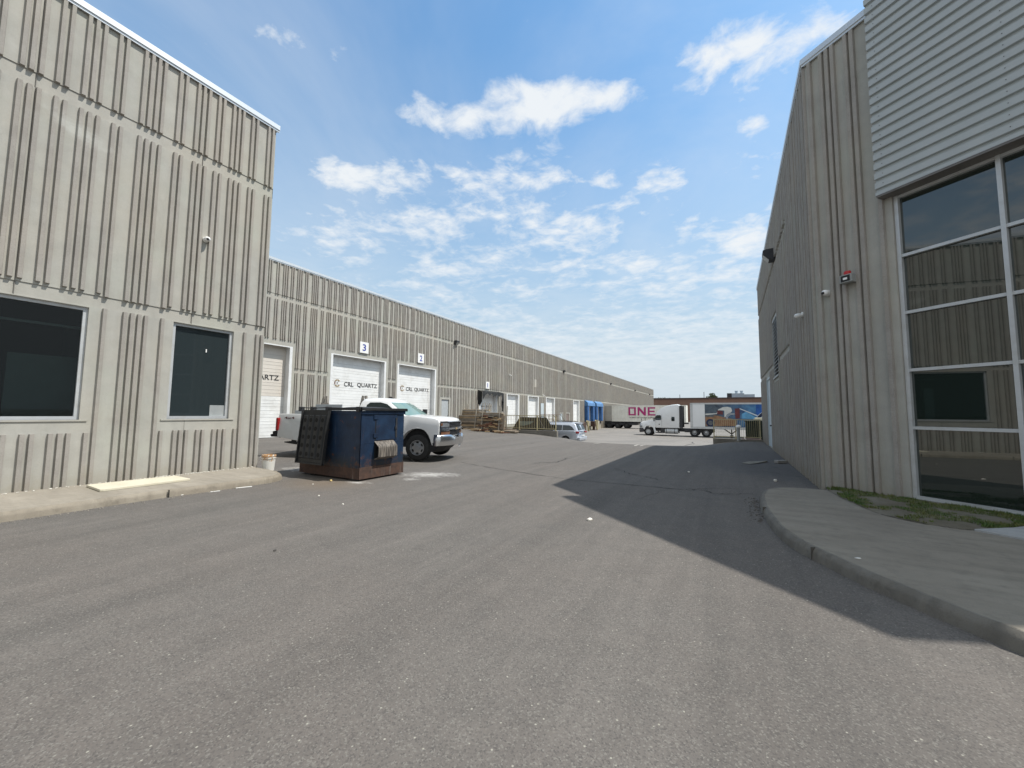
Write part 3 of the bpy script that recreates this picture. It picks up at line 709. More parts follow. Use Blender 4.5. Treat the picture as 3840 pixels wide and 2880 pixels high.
def steel_door(F, u0, u1, z0, z1, parent, mat, y=.06, label=None):
    b = MB(F); b.box(u0+.05, u1-.05, y, y+.05, z0, z1-.05); d = b.build('door', [mat], parent)
    if label: d['label'] = label
    f = MB(F); f.box(u0, u0+.05, -.01, y+.06, z0, z1); f.box(u1-.05, u1, -.01, y+.06, z0, z1); f.box(u0+.05, u1-.05, -.01, y+.06, z1-.05, z1); f.build('door_frame', [CONCB], d)
    h = MB(F); h.box(u1-.18, u1-.10, y-.05, y, z0+.95, z0+1.10); h.build('handle', [DARK], d)
    return d
GREYD = varied('grey_door_paint', (.42, .45, .46), .5, .05, 2, grime=(.3, .3, .29), gamt=.3)
BROWND = varied('brown_door_paint', (.20, .16, .14), .6, .1, 2)
PALEB = varied('pale_blue_door_paint', (.50, .57, .60), .5, .04, 2, grime=(.35, .38, .38), gamt=.3)
dd = steel_door(FB, 13.40, 14.42, .15, 2.58, ware, GREYD, label='grey door beside the timber racks')
steel_door(FB, *small[0], -.95, 1.55, ware, PALEB, label='pale personnel door between the loading doors')
steel_door(FB, *small[1], -.95, 1.55, ware, BROWND, label='brown personnel door beside the pale one')
# pale panel box between two of the dock doors
b = MB(FB); b.box(31.75, 32.55, -.10, -.035, .9, 2.7); tag(b.build('utility_cabinet', [PALEB], bevel=.01), 'pale grey cabinet fixed to the warehouse wall between two dock doors', 'cabinet')
# concrete dock faces with rubber bumpers
b = MB(FB)
for a, c in docks[3:]:
    b = MB(FB); b.box(a-.3, c+.3, -.22, .0, -1.3, .30); b.build('dock_face', [CONCB], ware)
for a, c in docks[3:]:
    for u in (a+.15, c-.45):
        b = MB(FB); b.box(u, u+.3, -.36, -.225, -.1, .28); b.build('dock_bumper', [BLACK], ware)
# blue dock shelters
BLUEC = varied('blue_shelter_fabric', (.03, .10, .26), .75, .25, 2.5, grime=(.10, .16, .25), gamt=.4)
BLUEL = varied('faded_blue_fabric', (.10, .22, .42), .8, .25, 3)
for a, c in docks[5:]:
    b = MB(FB); a0, c0 = a-.55, c+.55
    b.box(a0, a0+.85, -.55, -.01, .30, 3.30); s = b.build('dock_shelter', [BLUEC], ware, bevel=.06)
    b = MB(FB); b.box(c0-.85, c0, -.55, -.01, .30, 3.30); b.build('dock_shelter', [BLUEC], ware, bevel=.06)
    h = MB(FB); h.prism([(-.01, 2.75), (-.01, 3.62), (-.18, 3.60), (-.60, 3.25), (-.62, 2.75)], 0, 1)
    h2 = MB(FB); P = [(-.015, 2.72), (-.015, 3.60), (-.20, 3.57), (-.58, 3.22), (-.62, 2.72)]
    n = len(P); h2.add([(a0-.02, y, z) for y, z in P]+[(c0+.02, y, z) for y, z in P], [tuple(range(n)), tuple(range(n, 2*n))]+[(i, (i+1) % n, n+(i+1) % n, n+i) for i in range(n)])
    h2.build('shelter_hood', [BLUEL], s, bevel=.04)
# torn dark canopy over the first dock
TARP = varied('torn_black_tarp', (.018, .02, .02), .8, .4, 4)
a, c = docks[0]; b = MB(FB)
top = [(a-.35+i*(c-a+.7)/14) for i in range(15)]
vs = []
for i, u in enumerate(top):
    dr = .28+.12*sin(i*1.9)+R.uniform(-.05, .08)+(.55 if i in (0, 13, 14) else 0)
    vs += [(u, -.03, 3.55), (u, -.55, 3.42+R.uniform(-.03, .03)), (u+R.uniform(-.04, .04), -.60, 3.42-dr)]
b.add(vs, [(3*i+j, 3*i+j+1, 3*i+j+4, 3*i+j+3) for i in range(14) for j in (0, 1)])
b.add([(a-.35, -.03, 3.55), (a-.35, -.5, 3.4), (a-.33, -.5, 2.5), (a-.35, -.03, 1.9)], [(0, 1, 2, 3)])
vs = []
for i in range(8):
    z = 3.4-i*.25; vs += [(c+.33+R.uniform(-.05, .05), -.55, z), (c+.2+R.uniform(-.08, .08), -.45, z)]
b.add(vs, [(2*i, 2*i+1, 2*i+3, 2*i+2) for i in range(7)])
tag(b.build('torn_canopy', [TARP]), 'torn black canopy sagging over the dock door marked 1', 'canopy')
text_on('lettering', 'Jade Quartz', FB, (a+c)/2, .265, 2.1, .22, 1.75, INK, dock_doors[0], .95)
# number signs
def number_sign(u, z, s, txt, label):
    e = empty('number_sign', FB(u, -.04, z), FAR_ANG, label, 'sign')
    b = MB(FB); b.box(u-s*.47, u+s*.47, -.085, -.045, z-s/2, z+s/2); b.build('sign_board', [WPLAST], e)
    text_on('numeral', txt, FB, u, -.087, z, s*.62, s*(.38 if txt != '1' else .17), BLUET, e, 1, .02)
number_sign(5.86, 5.43, .68, '3', 'white sign with blue 3 above the wide loading door')
number_sign(10.92, 5.42, .68, '2', 'white sign with blue 2 above the loading door')
number_sign(19.95, 4.06, .64, '1', 'white sign with blue 1 above the torn canopy')
b = MB(FB); b.box(30.0, 30.5, -.07, -.036, 4.5, 5.42); tag(b.build('blank_sign', [CONCB], bevel=.01), 'blank beige plate high on the warehouse wall between dock doors', 'sign')
# wall lamps under the top band
LENS = Mat('lamp_lens', (.35, .36, .34), .25).m
def wall_light(F, u, z, label, sc=1.0, group=None):
    e = empty('wall_light', F(u, 0, z), F.ang, label, 'wall lamp', group)
    b = MB(F); P = [(-.0, .20), (-.0, -.16), (-.16, -.17), (-.34, .04), (-.34, .17), (-.25, .20)]
    n = len(P); w = .2*sc
    b.add([(u-w, y*sc, z+q*sc) for y, q in P]+[(u+w, y*sc, z+q*sc) for y, q in P], [tuple(range(n)), tuple(range(n, 2*n))]+[(i, (i+1) % n, n+(i+1) % n, n+i) for i in range(n)])
    b.build('lamp_housing', [DARK], e, bevel=.012*sc)
    l = MB(F); l.add([(u+sx*w*.8, y*sc, z+q*sc) for sx in (-1, 1) for y, q in ((-.175, -.165), (-.335, .02))], [(0, 1, 3, 2)]); l.build('lamp_glass', [LENS], e)
wall_light(FB, 15.05, 7.24, 'grey floodlight under the roof band above the grey door', .9)
wall_light(FB, 39.2, 7.22, 'dark floodlight on the warehouse band above the pale personnel door', .9)
wall_light(FB, 63.7, 7.22, 'dark floodlight on the warehouse band above the rear of the pink-lettered container', .9)
wall_light(FB, 86, 7.2, 'dark floodlight farther along the warehouse band, second from its far corner', .9); wall_light(FB, 106, 7.2, 'dark floodlight nearest the far corner of the warehouse', .9)
for u, z, lb in ((24.1, 5.3, 'small pale camera on the warehouse wall right of the number 1 sign'), (32.4, 3.60, 'small pale camera on the low band above the pale cabinet')):
    e = empty('security_camera', FB(u, 0, z), FAR_ANG, lb, 'camera')
    b = MB(FB); b.box(u-.05, u+.05, -.30, -.06, z, z+.1); b.build('housing', [WPLAST], e, bevel=.015); b = MB(FB); b.tube((u, -.02, z+.2), (u, -.15, z+.1), .02); b.build('bracket', [WPLAST], e)

# ------------------------------------------------------------------ building on the right, chamfered corner with a glazed front
CX, CY = 1.56, 9.80
BBA = radians(50.5); CH = 5.9
FC = Frame((CX, CY, 0), BBA-pi/2)                # along the chamfer, towards the viewer's right
FS = Frame((CX, 26.9, 0), -pi/2)                 # side wall, along -Y, looking at -X
SL = 26.9-CY
corner = empty('corner_building', (CX, CY, 0), 0, 'shaded concrete building with chamfered corner, white corrugated siding and tall glazing', 'building')
us = lambda Y: 26.9-Y
ops = [(us(22.9), us(20.75), .02, 3.28, .1, .1, 0, .10, 2), (us(18.95), us(16.95), 2.95, 5.30, .1, .1, .15, .14, 2)]
b = ribwall(FS, 0, SL, .0, ZT, [(7.06, 7.33, -1, us(13.5)), (3.40, 3.62, -1, us(13.66))], ops, ribset(0, SL, .3, 2.451), corner, .05)
SG0 = 1.29
ops2 = [(SG0, CH-.12, .14, 5.40, .02, 0, 0, .14, 2)]
crib = [.10, .32, .43, .535, .755, .86, 1.15]
b2 = ribwall(FC, 0, CH, .10, ZT, [], ops2, crib, corner, .055, (.040, .030))
# gather both walls and the rest of the body in one wall mesh
for v in b2.v: b.v.append(v)
off = len(b.v)-len(b2.v)
b.f += [tuple(i+off for i in f) for f in b2.f]; b.mi += b2.mi
e1 = FC(CH, 0, 0); fdir = Vector((cos(radians(20)), sin(radians(20)))); e2 = Vector((e1.x, e1.y))+fdir*22
shell(b, [(CX, 26.9), (CX, CY), (e1.x, e1.y), (e2.x, e2.y), (30, 40), (CX+14, 26.9)], .0, ZT, 0, (0, 1))
b.build('wall', [CONC, CONCR, CONCB, JOINT], corner)
coping(FS, -.05, SL+.04, ZT, corner); coping(FC, -.02, CH, ZT, corner)
# corrugated siding box
b = MB(FC); s0, s1, z0, z1, P, o = 1.16, CH+.02, 5.39, 9.55, .176, .15
zz = z0+.06; prof = [(-o-.05, z0), (-o-.05, z0+.06)]
while zz < z1-.05:
    prof += [(-o-.006, zz+.010), (-o-.006, zz+.058), (-o-.052, zz+.066), (-o-.052, zz+P-.006)]; zz += P
prof = [(y, z) for y, z in prof if z <= z1]; prof += [(prof[-1][0], z1)]
n = len(prof)
b.add([(s0, y, z) for y, z in prof]+[(s1, y, z) for y, z in prof], [(i, i+1, n+i+1, n+i) for i in range(n-1)])
b.add([(s, y, z) for s in (s0, s1) for y, z in prof+[(0, z1), (0, z0)]], [tuple(range(n+2)), tuple(range(n+2, 2*n+4))])
b.quad((s0, 0, z1), (s1, 0, z1), (s1, -o-.05, z1), (s0, -o-.05, z1))
# dark screws down the laps
for ss in (s0+.12, s0+1.55, s0+3.0, s0+4.4):
    for k in range(21):
        z = z0+.06+k*P+.125; b.box(ss-.0045, ss+.0045, -o-.057, -o-.051, z-.0045, z+.0045, 1)
b.build('metal_siding', [SIDING, DARK], corner)
b = MB(FC); b.box(s0+.01, s1-.01, -o-.045, .10, z0-.035, z0-.002); b.build('siding_soffit', [varied('soffit_metal', (.16, .15, .14), .6)], corner)
# glazed front: frame and panes
Y0 = .10; FW = .055
cols = [SG0+.005, 2.498, 3.70, 4.90, CH-.13]; rows = [.145, 1.315, 2.286, 3.276, 4.275, 5.37]
b = MB(FC)
for i, s in enumerate(cols): w = FW if i in (0, 4) else .05; a = s if i == 0 else (s-FW if i == 4 else s-w/2); b.box(a, a+w, Y0-.06, Y0+.06, rows[0], rows[-1])
for j, z in enumerate(rows):
    for i in range(4):
        a = cols[i]+(FW if i == 0 else .025); c = cols[i+1]-(FW if i == 3 else .025)
        zz = (z, z+.05) if j == 0 else ((z-.06, z) if j == 5 else (z-.025, z+.025))
        b.box(a, c, Y0-.045, Y0+.05, *zz)
wf = b.build('window_wall', [ALU], corner)
for i in range(4):
    for j in range(5):
        a = cols[i]+(FW if i == 0 else .025); c = cols[i+1]-(FW if i == 3 else .025)
        z0_ = rows[j]+(.05 if j == 0 else .025); z1_ = rows[j+1]-(.06 if j == 4 else .025)
        t = [R.uniform(-.004, .004) for _ in range(3)]
        p = MB(FC); y = Y0+.015
        p.add([(a-.01, y+t[0], z0_-.01), (c+.01, y+t[1], z0_-.01), (c+.01, y+t[1]+t[2], z1_+.01), (a-.01, y+t[0]+t[2], z1_+.01)], [(0, 1, 2, 3)])
        p.build('pane', [GLASSD], wf)
b = MB(FC); b.box(SG0-.02, CH-.10, -.05, .16, .02, .142); b.build('window_sill', [KERBM], corner)
# louvre and double door on the side wall
b = MB(FS); u0, u1 = us(18.95), us(16.95); z0, z1 = 2.95, 5.30
b.box(u0, u0+.07, -.02, .12, z0, z1); b.box(u1-.07, u1, -.02, .12, z0, z1); b.box(u0, u1, -.02, .12, z1-.07, z1); b.box(u0, u1, -.05, .12, z0, z0+.07)
lv = b.build('louvre_vent', [GREYP], corner)
b = MB(FS)
for k in range(16):
    z = z0+.10+k*.138
    b.add([(u0+.07, .11, z+.10), (u1-.07, .11, z+.10), (u1-.07, .0, z), (u0+.07, .0, z), (u0+.07, .10, z+.085), (u1-.07, .10, z+.085), (u1-.07, .0, z-.015), (u0+.07, .0, z-.015)], [(0, 1, 2, 3), (4, 5, 6, 7), (3, 2, 6, 7)])
b.build('louvre_blades', [ALU], lv)
b = MB(FS); b.quad((u0, .139, z0), (u1, .139, z0), (u1, .139, z1), (u0, .139, z1)); b.build('louvre_backing', [BLACK], lv)
b = MB(FS); u0, u1 = us(22.9), us(20.75)
b.box(u0+.05, (u0+u1)/2-.005, .04, .09, .03, 3.2); b.box((u0+u1)/2+.005, u1-.05, .04, .09, .03, 3.2); dr = b.build('door', [PALEB], corner)
b = MB(FS); b.box(u0, u0+.05, -.015, .1, .02, 3.27); b.box(u1-.05, u1, -.015, .1, .02, 3.27); b.box(u0+.05, u1-.05, -.015, .1, 3.2, 3.27); b.build('door_frame', [PALEB], dr)
b = MB(FS); b.box((u0+u1)/2+.08, (u0+u1)/2+.2, -.03, .04, 1.0, 1.06); b.build('handle', [DARK], dr)
wall_light(FS, us(17.05), 7.45, 'large dark floodlight sticking out high on the shaded side wall', 1.12)
dome_camera(FC, .23, 3.93, 'white camera with black eye on the shaded chamfered wall below the red strobe')
e = empty('security_camera', FS(us(11.15), 0, 3.87), FS.ang, 'white camera seen from behind on the shaded side wall near its corner', 'camera')
b = MB(FS); b.lathe([(.06, -.035), (.06, -.06), (.045, -.07)], (us(11.15), 0, 3.87), 'Y', 16); b.build('mounting_plate', [WPLAST], e, smooth=40)
b = MB(FS); b.lathe([(.03, -.06), (.055, -.09), (.06, -.14), (.045, -.19), (.001, -.21)], (us(11.15), 0, 3.85), 'Y', 16); b.build('housing', [WPLAST], e, smooth=50)
e = empty('alarm_strobe', FC(.63, 0, 4.13), FC.ang, 'red topped alarm strobe box on the shaded wall above the white camera', 'alarm')
b = MB(FC); b.box(.535, .73, -.19, -.046, 4.0, 4.15); b.box(.555, .71, -.196, -.19, 4.015, 4.135, 1); b.build('alarm_box', [GREYP, BLACK], e, bevel=.006)
b = MB(FC); b.lathe([(.055, 0), (.057, .05), (.05, .07), (.001, .075)], (.632, -.118, 4.151), 'Z', 16); b.build('strobe_lens', [REDP], e, smooth=50)
b = MB(FC); b.box(.60, .665, -.205, -.197, 4.05, 4.09); b.build('strobe_flash', [WPLAST], e)

# ------------------------------------------------------------------ far brown building
brown = empty('brick_building', (-10, 150, yard_z(150)), 0, 'low flat roofed brown building closing the far end of the yard', 'building')
zy = yard_z(150); b = MB(); b.box(-90, 60, 150, 190, zy, 7.0); b.build('wall', [BRICK], brown)
b = MB(); b.box(-90.3, 60.3, 149.7, 190.3, 7.0, 7.45); b.build('roof_cap', [TRIM], brown)
UNITC = varied('hvac_metal', (.34, .40, .45), .5, .1, .6)
e = empty('rooftop_unit', (1.6, 158, 7.3), 0, 'grey rooftop air unit with two stacks on the far brown building', 'air unit')
b = MB(); b.box(0.2, 3.9, 156, 160, 7.2, 9.1); b.build('unit_box', [UNITC], e); b = MB(); b.box(-1.3, .19, 156, 160, 7.2, 9.15); b.build('intake', [DARK], e)
b = MB(); b.box(3.91, 7.0, 156, 160, 7.2, 8.7); b.build('duct', [UNITC], e)
for x in (1.6, 3.2): b = MB(); b.lathe([(.4, 0), (.4, .7), (.55, .75), (.55, .95)], (x, 158, 9.1), 'Z', 12); b.build('stack', [UNITC], e)
for x, h in ((-16.5, 1.0), (-8.5, 1.8)):
    b = MB(); b.tube((x, 155, 7.4), (x, 155, 7.9+h), .09); tag(b.build('roof_vent', [DARK]), 'thin dark vent pipe on the far brown roof, '+('shorter and farther from the air unit' if h < 1.5 else 'taller and nearer the air unit'), 'vent pipe')
LEAF = Mat('leaf', (.06, .085, .03), .7); LEAF.set('Base Color', LEAF.mix(LEAF.ramp(LEAF.noise(LEAF.world(), .9, 4), (.35, 0), (.65, 1)), (.035, .055, .02), (.09, .115, .045)))
BARK = varied('bark', (.10, .08, .06), .9, .3, 3)
def far_tree(x, y, top, rad, label):
    z0 = yard_z(y); e = empty('tree', (x, y, z0), 0, label, 'tree')
    b = MB(); b.tube((x, y, z0), (x+.2, y, top-rad*.9), .28, 8, 0, .14)
    for k in range(6):
        a = k*1.05; b.tube((x+.2, y, top-rad*1.5), (x+.2+rad*.8*cos(a), y+rad*.8*sin(a), top-rad*.5+R.uniform(-.5, .5)), .10, 6, 0, .03)
    b.build('trunk', [BARK], e)
    b = MB(); cl = [(x+R.gauss(0, rad*.42), y+R.gauss(0, rad*.4), top-rad*.8+R.gauss(0, rad*.34), R.uniform(.25, .5)*rad) for _ in range(26)]
    for _ in range(2600):
        cx, cy, cz, cr = R.choice(cl); d = Vector((R.gauss(0, 1), R.gauss(0, 1), R.gauss(0, 1))).normalized()*cr*R.uniform(.5, 1)
        p = Vector((cx, cy, cz))+d
        if p.z > top: continue
        q = Vector((R.uniform(-1, 1), R.uniform(-1, 1), R.uniform(-1, 1))); t = q.orthogonal().normalized(); w = R.uniform(.12, .26)
        b.add([p-t*w, p+q.cross(t).normalized()*w*.6, p+t*w, p-q.cross(t).normalized()*w*.6], [(0, 1, 2, 3)])
    b.build('crown', [LEAF.m], e)
far_tree(-30.5, 205, 9.9, 3.6, 'low rounded green tree showing over the far brown roof beside the warehouse corner')
far_tree(-7.6, 203, 11.6, 2.6, 'small brownish green tree over the far brown roof beside the air unit')

# ------------------------------------------------------------------ vehicles
PAINTW = varied('white_car_paint', (.72, .73, .73), .28, .03, 1.2, spec=.5, coat=.6, grime=(.52, .51, .48), gamt=.22)
PAINTS = varied('silver_car_paint', (.50, .54, .60), .30, .03, 1.5, metal=.35, coat=.6)
TYRE = varied('tyre_rubber', (.022, .022, .022), .85, .25, 9, bump=.1)
RIMM = varied('steel_rim', (.40, .41, .42), .35, .06, 6, metal=.7)
LAMPR = varied('tail_lamp_red', (.30, .012, .012), .18, .12, 6, coat=.5)
LAMPC = varied('lamp_clear', (.16, .17, .18), .1, .2, 12, spec=.7, coat=.6)
AMBER = varied('amber_lamp', (.16, .075, .04), .2, .2, 8, coat=.5)
PLATE = varied('licence_plate', (.72, .73, .72), .45)
def wheel(parent, x, y, z, r, w, side, rim=.58, kind='steel', rimmat=None):
    """side: +1 the outer face points to +y"""
    s = side; t = MB()
    t.lathe([(r*rim, -w/2), (r*.90, -w/2), (r*.97, -w*.42), (r, -w*.30), (r, w*.30), (r*.97, w*.42), (r*.90, w/2), (r*rim, w/2)], (x, y, z), 'Y', 36, close=True)
    to = t.build('wheel', [TYRE], parent, True, smooth=45)
    k = MB(); a = s*w/2
    if kind == 'alloy':
        k.lathe([(r*rim, a*.9), (r*rim*.93, a*1.0), (r*rim*.9, a*.7), (r*rim*.5, a*.45)], (x, y, z), 'Y', 32, cap0=False)
        for i in range(5):
            g = 2*pi*i/5+.3
            for dg in (-.13, .13): k.tube((x+r*.08*cos(g), y+a*.86, z+r*.08*sin(g)), (x+r*rim*.92*cos(g+dg), y+a*.9, z+r*rim*.92*sin(g+dg)), r*.035, 6)
        k.lathe([(r*.12, a*.7), (r*.11, a*.95), (.001, a*.98)], (x, y, z), 'Y', 20)
        ro = k.build('rim', [rimmat or RIMM], to, True, smooth=40)
        d = MB(); d.lathe([(r*rim*.91, a*.5), (.001, a*.52)], (x, y, z), 'Y', 28, cap0=False); d.build('rim_well', [BLACK], to, True)
    else:
        k.lathe([(r*rim*1.02, a*.86), (r*rim*1.0, a*1.02), (r*rim*.93, a*1.0), (r*rim*.88, a*.62), (r*rim*.60, a*.78), (r*rim*.36, a*.80), (r*rim*.33, a*1.0), (r*rim*.16, a*1.02), (.001, a*1.02)], (x, y, z), 'Y', 36, cap0=False)
        ro = k.build('rim', [rimmat or RIMM], to, True, smooth=35)
        d = MB(); nh = 6 if kind == 'steel' else 10
        for i in range(nh):
            g = 2*pi*(i+.5)/nh; c = Vector((x+r*rim*.72*cos(g), y+a*.815, z+r*rim*.72*sin(g))); q = r*rim*(.17 if nh == 6 else .09)
            u = Vector((cos(g), 0, sin(g))); v = Vector((-sin(g), 0, cos(g)))
            pts = [c+u*q*.72*cos(2*pi*j/10)+v*q*1.25*sin(2*pi*j/10) for j in range(10)]
            d.add(pts, [tuple(range(10))]); 
        d.build('rim_hole', [BLACK], ro, True)
    return to

# ---- white pickup; local x forward from the front axle, y left, z up
PK_H = radians(18.0)
PK = Vector((-8.64, 9.86)); pz = .03
pick = empty('pickup_truck', (PK.x, PK.y, pz), PK_H, 'white pickup truck with chrome bumper parked behind the blue waste container', 'pickup truck')
WB = 3.66
def arc(cx, cz, r, a0, a1, n=10): return [(cx+r*cos(radians(a0+(a1-a0)*i/n)), cz+r*sin(radians(a0+(a1-a0)*i/n))) for i in range(n+1)]
def pwarp(x, y, z):
    k = abs(y)
    if x > .2: x -= .15*(k**3)*min(1, (x-.2)/.5)
    yy = y*(1-.05*max(0, z-1.05)/.3)*(1-.035*((z-.88)/.4)**2)
    if x > .3: yy *= 1-.03*(x-.3)/.6
    if z > 1.12 and x > -.9: z += .055*(1-k*k)*min(1, (x+.9)/.6+.3)-.02
    return x, yy, z
ysl = [-1.0, -.985, -.9, -.75, -.6, -.3, 0, .3, .6, .75, .9, .985, 1.0]
front = [(.80, .62), (.83, .92), (.83, 1.14), (.79, 1.25), (.62, 1.30), (0, 1.34), (-.18, 1.36), (-.40, 1.37), (-2.18, 1.38), (-2.18, .46), (-.56, .46)]+arc(0, .42, .56, 176, 12, 12)+[(.58, .54)]
b = MB(); b.extrude(front, ysl, pwarp)
# bed: sides with wheel arch, floor, front wall
bedp = [(-2.22, 1.38), (-2.22, .50), (-WB+.54, .50)]+arc(-WB, .42, .54, 10, 170, 12)+[(-4.78, .60), (-4.94, .66), (-4.98, 1.33), (-4.96, 1.385)]
for s in (-1, 1):
    b.extrude(bedp, [s*1.0, s*.985, s*.93, s*.86], pwarp)
b.box(-4.94, -2.22, -.87, .87, .78, .86); b.box(-2.27, -2.22, -.87, .87, .86, 1.36)
# flared arch lips
for cx, rr in ((0, .56), (-WB, .54)):
    for s in (-1, 1):
        P = arc(cx, .42, rr+.02, 6, 174, 14); b.path([pwarp(x, s*.98, z) for x, z in P], .016, 8)
b.build('body', [PAINTW], pick, True, smooth=38, bevel=.022, bang=50)
# cab
b = MB()
lo = [(-.62, .80), (-.50, 0), (-.62, -.80), (-2.37, -.90), (-2.37, .90)]
def ring(z, xf, xfm, xr, yf, yr):
    return [(xr, -yr, z), ((xr*.7+xf*.3), -(yr*.8+yf*.2)-.01, z), ((xr*.35+xf*.65), -(yr*.4+yf*.6)-.015, z), (xf, -yf, z), (xf+(xfm-xf)*.75, -yf*.5, z), (xfm, 0, z), (xf+(xfm-xf)*.75, yf*.5, z), (xf, yf, z), ((xr*.35+xf*.65), (yr*.4+yf*.6)+.015, z), ((xr*.7+xf*.3), (yr*.8+yf*.2)+.01, z), (xr, yr, z), (xr-.02, yr*.5, z), (xr-.02, -yr*.5, z)]
RG = [ring(1.34, -.44, -.26, -2.18, .91, .91), ring(1.80, -1.12, -.97, -2.06, .735, .735), ring(1.885, -1.25, -1.10, -1.99, .66, .66), ring(1.925, -1.44, -1.32, -1.87, .46, .46)]
n = len(RG[0]); vs = [p for r in RG for p in r]
b.add(vs, [(j*n+i, j*n+(i+1) % n, (j+1)*n+(i+1) % n, (j+1)*n+i) for j in range(3) for i in range(n)]+[tuple(range(3*n, 4*n))])
b.build('cab', [PAINTW], pick, True, smooth=50, bevel=.012, bang=40)
# glazing laid on the cab faces
def lerp(a, b, t): return Vector(a)+(Vector(b)-Vector(a))*t
def pane_on(name, quads, mat, off, parent):
    g = MB()
    for q in quads:
        nrm = (Vector(q[1])-Vector(q[0])).cross(Vector(q[2])-Vector(q[0])).normalized()
        g.add([Vector(p)+nrm*off for p in q], [tuple(range(len(q)))])
    return g.build(name, [mat], parent, True)
A, B2 = RG[0], RG[1]
def P2(i, t): return lerp(A[i], B2[i], t)
ws = []
for i in range(3, 7):
    e0 = .10 if i == 3 else 0; e1 = .10 if i == 6 else 0
    q0, q1 = P2(i, .06), P2(i+1, .06); r0, r1 = P2(i, .93), P2(i+1, .93)
    ws.append([lerp(q0, q1, e0), lerp(q0, q1, 1-e1), lerp(r0, r1, 1-e1), lerp(r0, r1, e0)])
SCREEN = m_glass('windscreen_tint', (.14, .24, .23), 1.55, .02)
pane_on('windscreen', ws, SCREEN, .012, pick)
for s in (-1, 1):
    def sp(x, z):
        t = (z-1.34)/.46; w = .91+(.735-.91)*t+.034; return (x, s*w, z)
    pts = [sp(-1.84, 1.42), sp(-.80, 1.42), sp(-.88, 1.55), sp(-1.14, 1.72), sp(-1.38, 1.775), sp(-1.74, 1.77), sp(-1.84, 1.69)]
    g = MB(); g.add(pts, [tuple(range(len(pts)))]); g.build('side_window', [GLASSV], pick, True)
    d = MB(); wy = lambda z: s*(1.0*(1-.05*max(0, z-1.05)/.3)*(1-.035*((z-.88)/.4)**2)+.003)
    for x in (-.52, -2.0):
        d.add([(x-.006, wy(.55), .55), (x+.006, wy(.55), .55), (x+.006, wy(1.3), 1.33), (x-.006, wy(1.3), 1.33)], [(0, 1, 2, 3)])
    d.build('door_seam', [DARK], pick, True)
    h = MB(); h.box(-1.90, -1.68, min(s*1.0, s*1.035), max(s*1.0, s*1.035), 1.14, 1.19); h.build('handle', [PAINTW], pick, True, bevel=.01)
    m = MB(); m.obox((-.70, s*1.10, 1.46), .13, .20, .24, .15*s); m.tube((-.70, s*.90, 1.40), (-.70, s*1.04, 1.44), .03); m.build('wing_mirror', [BLACK], pick, True, bevel=.03)
    # headlamp: stacked clear units wrapping the corner, chrome surround
    hx = lambda y: .845-.15*abs(y)**3
    def fq(y0, y1, z0, z1, o=.008):
        return [(hx(y)+o, y, z) for y, z in ((y0, z0), ((y0+y1)/2, z0), (y1, z0), (y1, z1), ((y0+y1)/2, z1), (y0, z1))]
    g = MB(); g.add(fq(s*.50, s*.93, 1.03, 1.15, .012), [tuple(range(6))]); g.build('headlight', [LAMPC], pick, True)
    g = MB(); g.add(fq(s*.87, s*.95, 1.07, 1.14, .018), [tuple(range(6))]); g.build('marker_lamp', [AMBER], pick, True)
    g = MB(); g.add(fq(s*.46, s*.93, .79, .89, .012), [tuple(range(6))]); g.build('headlight', [AMBER], pick, True)
    g = MB(); g.obox((-4.97, s*.93, 1.04), .10, .15, .42, 0, .03); g.build('tail_light', [LAMPR], pick, True, bevel=.03)
hx = lambda y: .845-.15*abs(y)**3
def fbar(name, y0, y1, z0, z1, o0, o1, mat, nn=14, par=None, bev=.01):
    g = MB(); vs = []
    for i in range(nn+1):
        y = y0+(y1-y0)*i/nn; x = hx(y)
        vs += [(x+o0, y, z0), (x+o1, y, z0+(z1-z0)*.3), (x+o1, y, z0+(z1-z0)*.75), (x+o0, y, z1)]
    g.add(vs, [(4*i+j, 4*i+(j+1) % 4, 4*i+4+(j+1) % 4, 4*i+4+j) for i in range(nn) for j in range(4)]+[(0, 1, 2, 3), tuple(range(4*nn, 4*nn+4))])
    return g.build(name, [mat], par or pick, True, smooth=40)
fbar('grille', -.93, .93, .74, 1.20, -.02, .004, BLACK)
for z in (1.055, 1.10): fbar('grille_bar', -.50, .50, z, z+.016, .0, .02, DARK)
for z in (.79, .83, .87): fbar('grille_bar', -.46, .46, z, z+.014, .0, .016, DARK)
fbar('grille_bar', -.95, .95, .915, 1.015, -.01, .045, CHROME)
fbar('grille_bar', -.60, .60, 1.155, 1.20, -.01, .035, CHROME)
fbar('grille_bar', -.93, .93, .745, .775, -.01, .03, CHROME)
for s in (-1, 1): fbar('lamp_surround', s*.50, s*.955, .895, .925, 0, .03, CHROME)
g = MB(); g.prism([(-.085, .94), (-.03, .94), (-.02, .925), (.02, .925), (.03, .94), (.085, .94), (.085, .985), (.03, .985), (.02, 1.0), (-.02, 1.0), (-.03, .985), (-.085, .985)], 0, .012)
for i, v in enumerate(g.v): g.v[i] = Vector((hx(0)+.046+v.y, v.x, v.z))
g.build('emblem', [GOLD], pick, True)
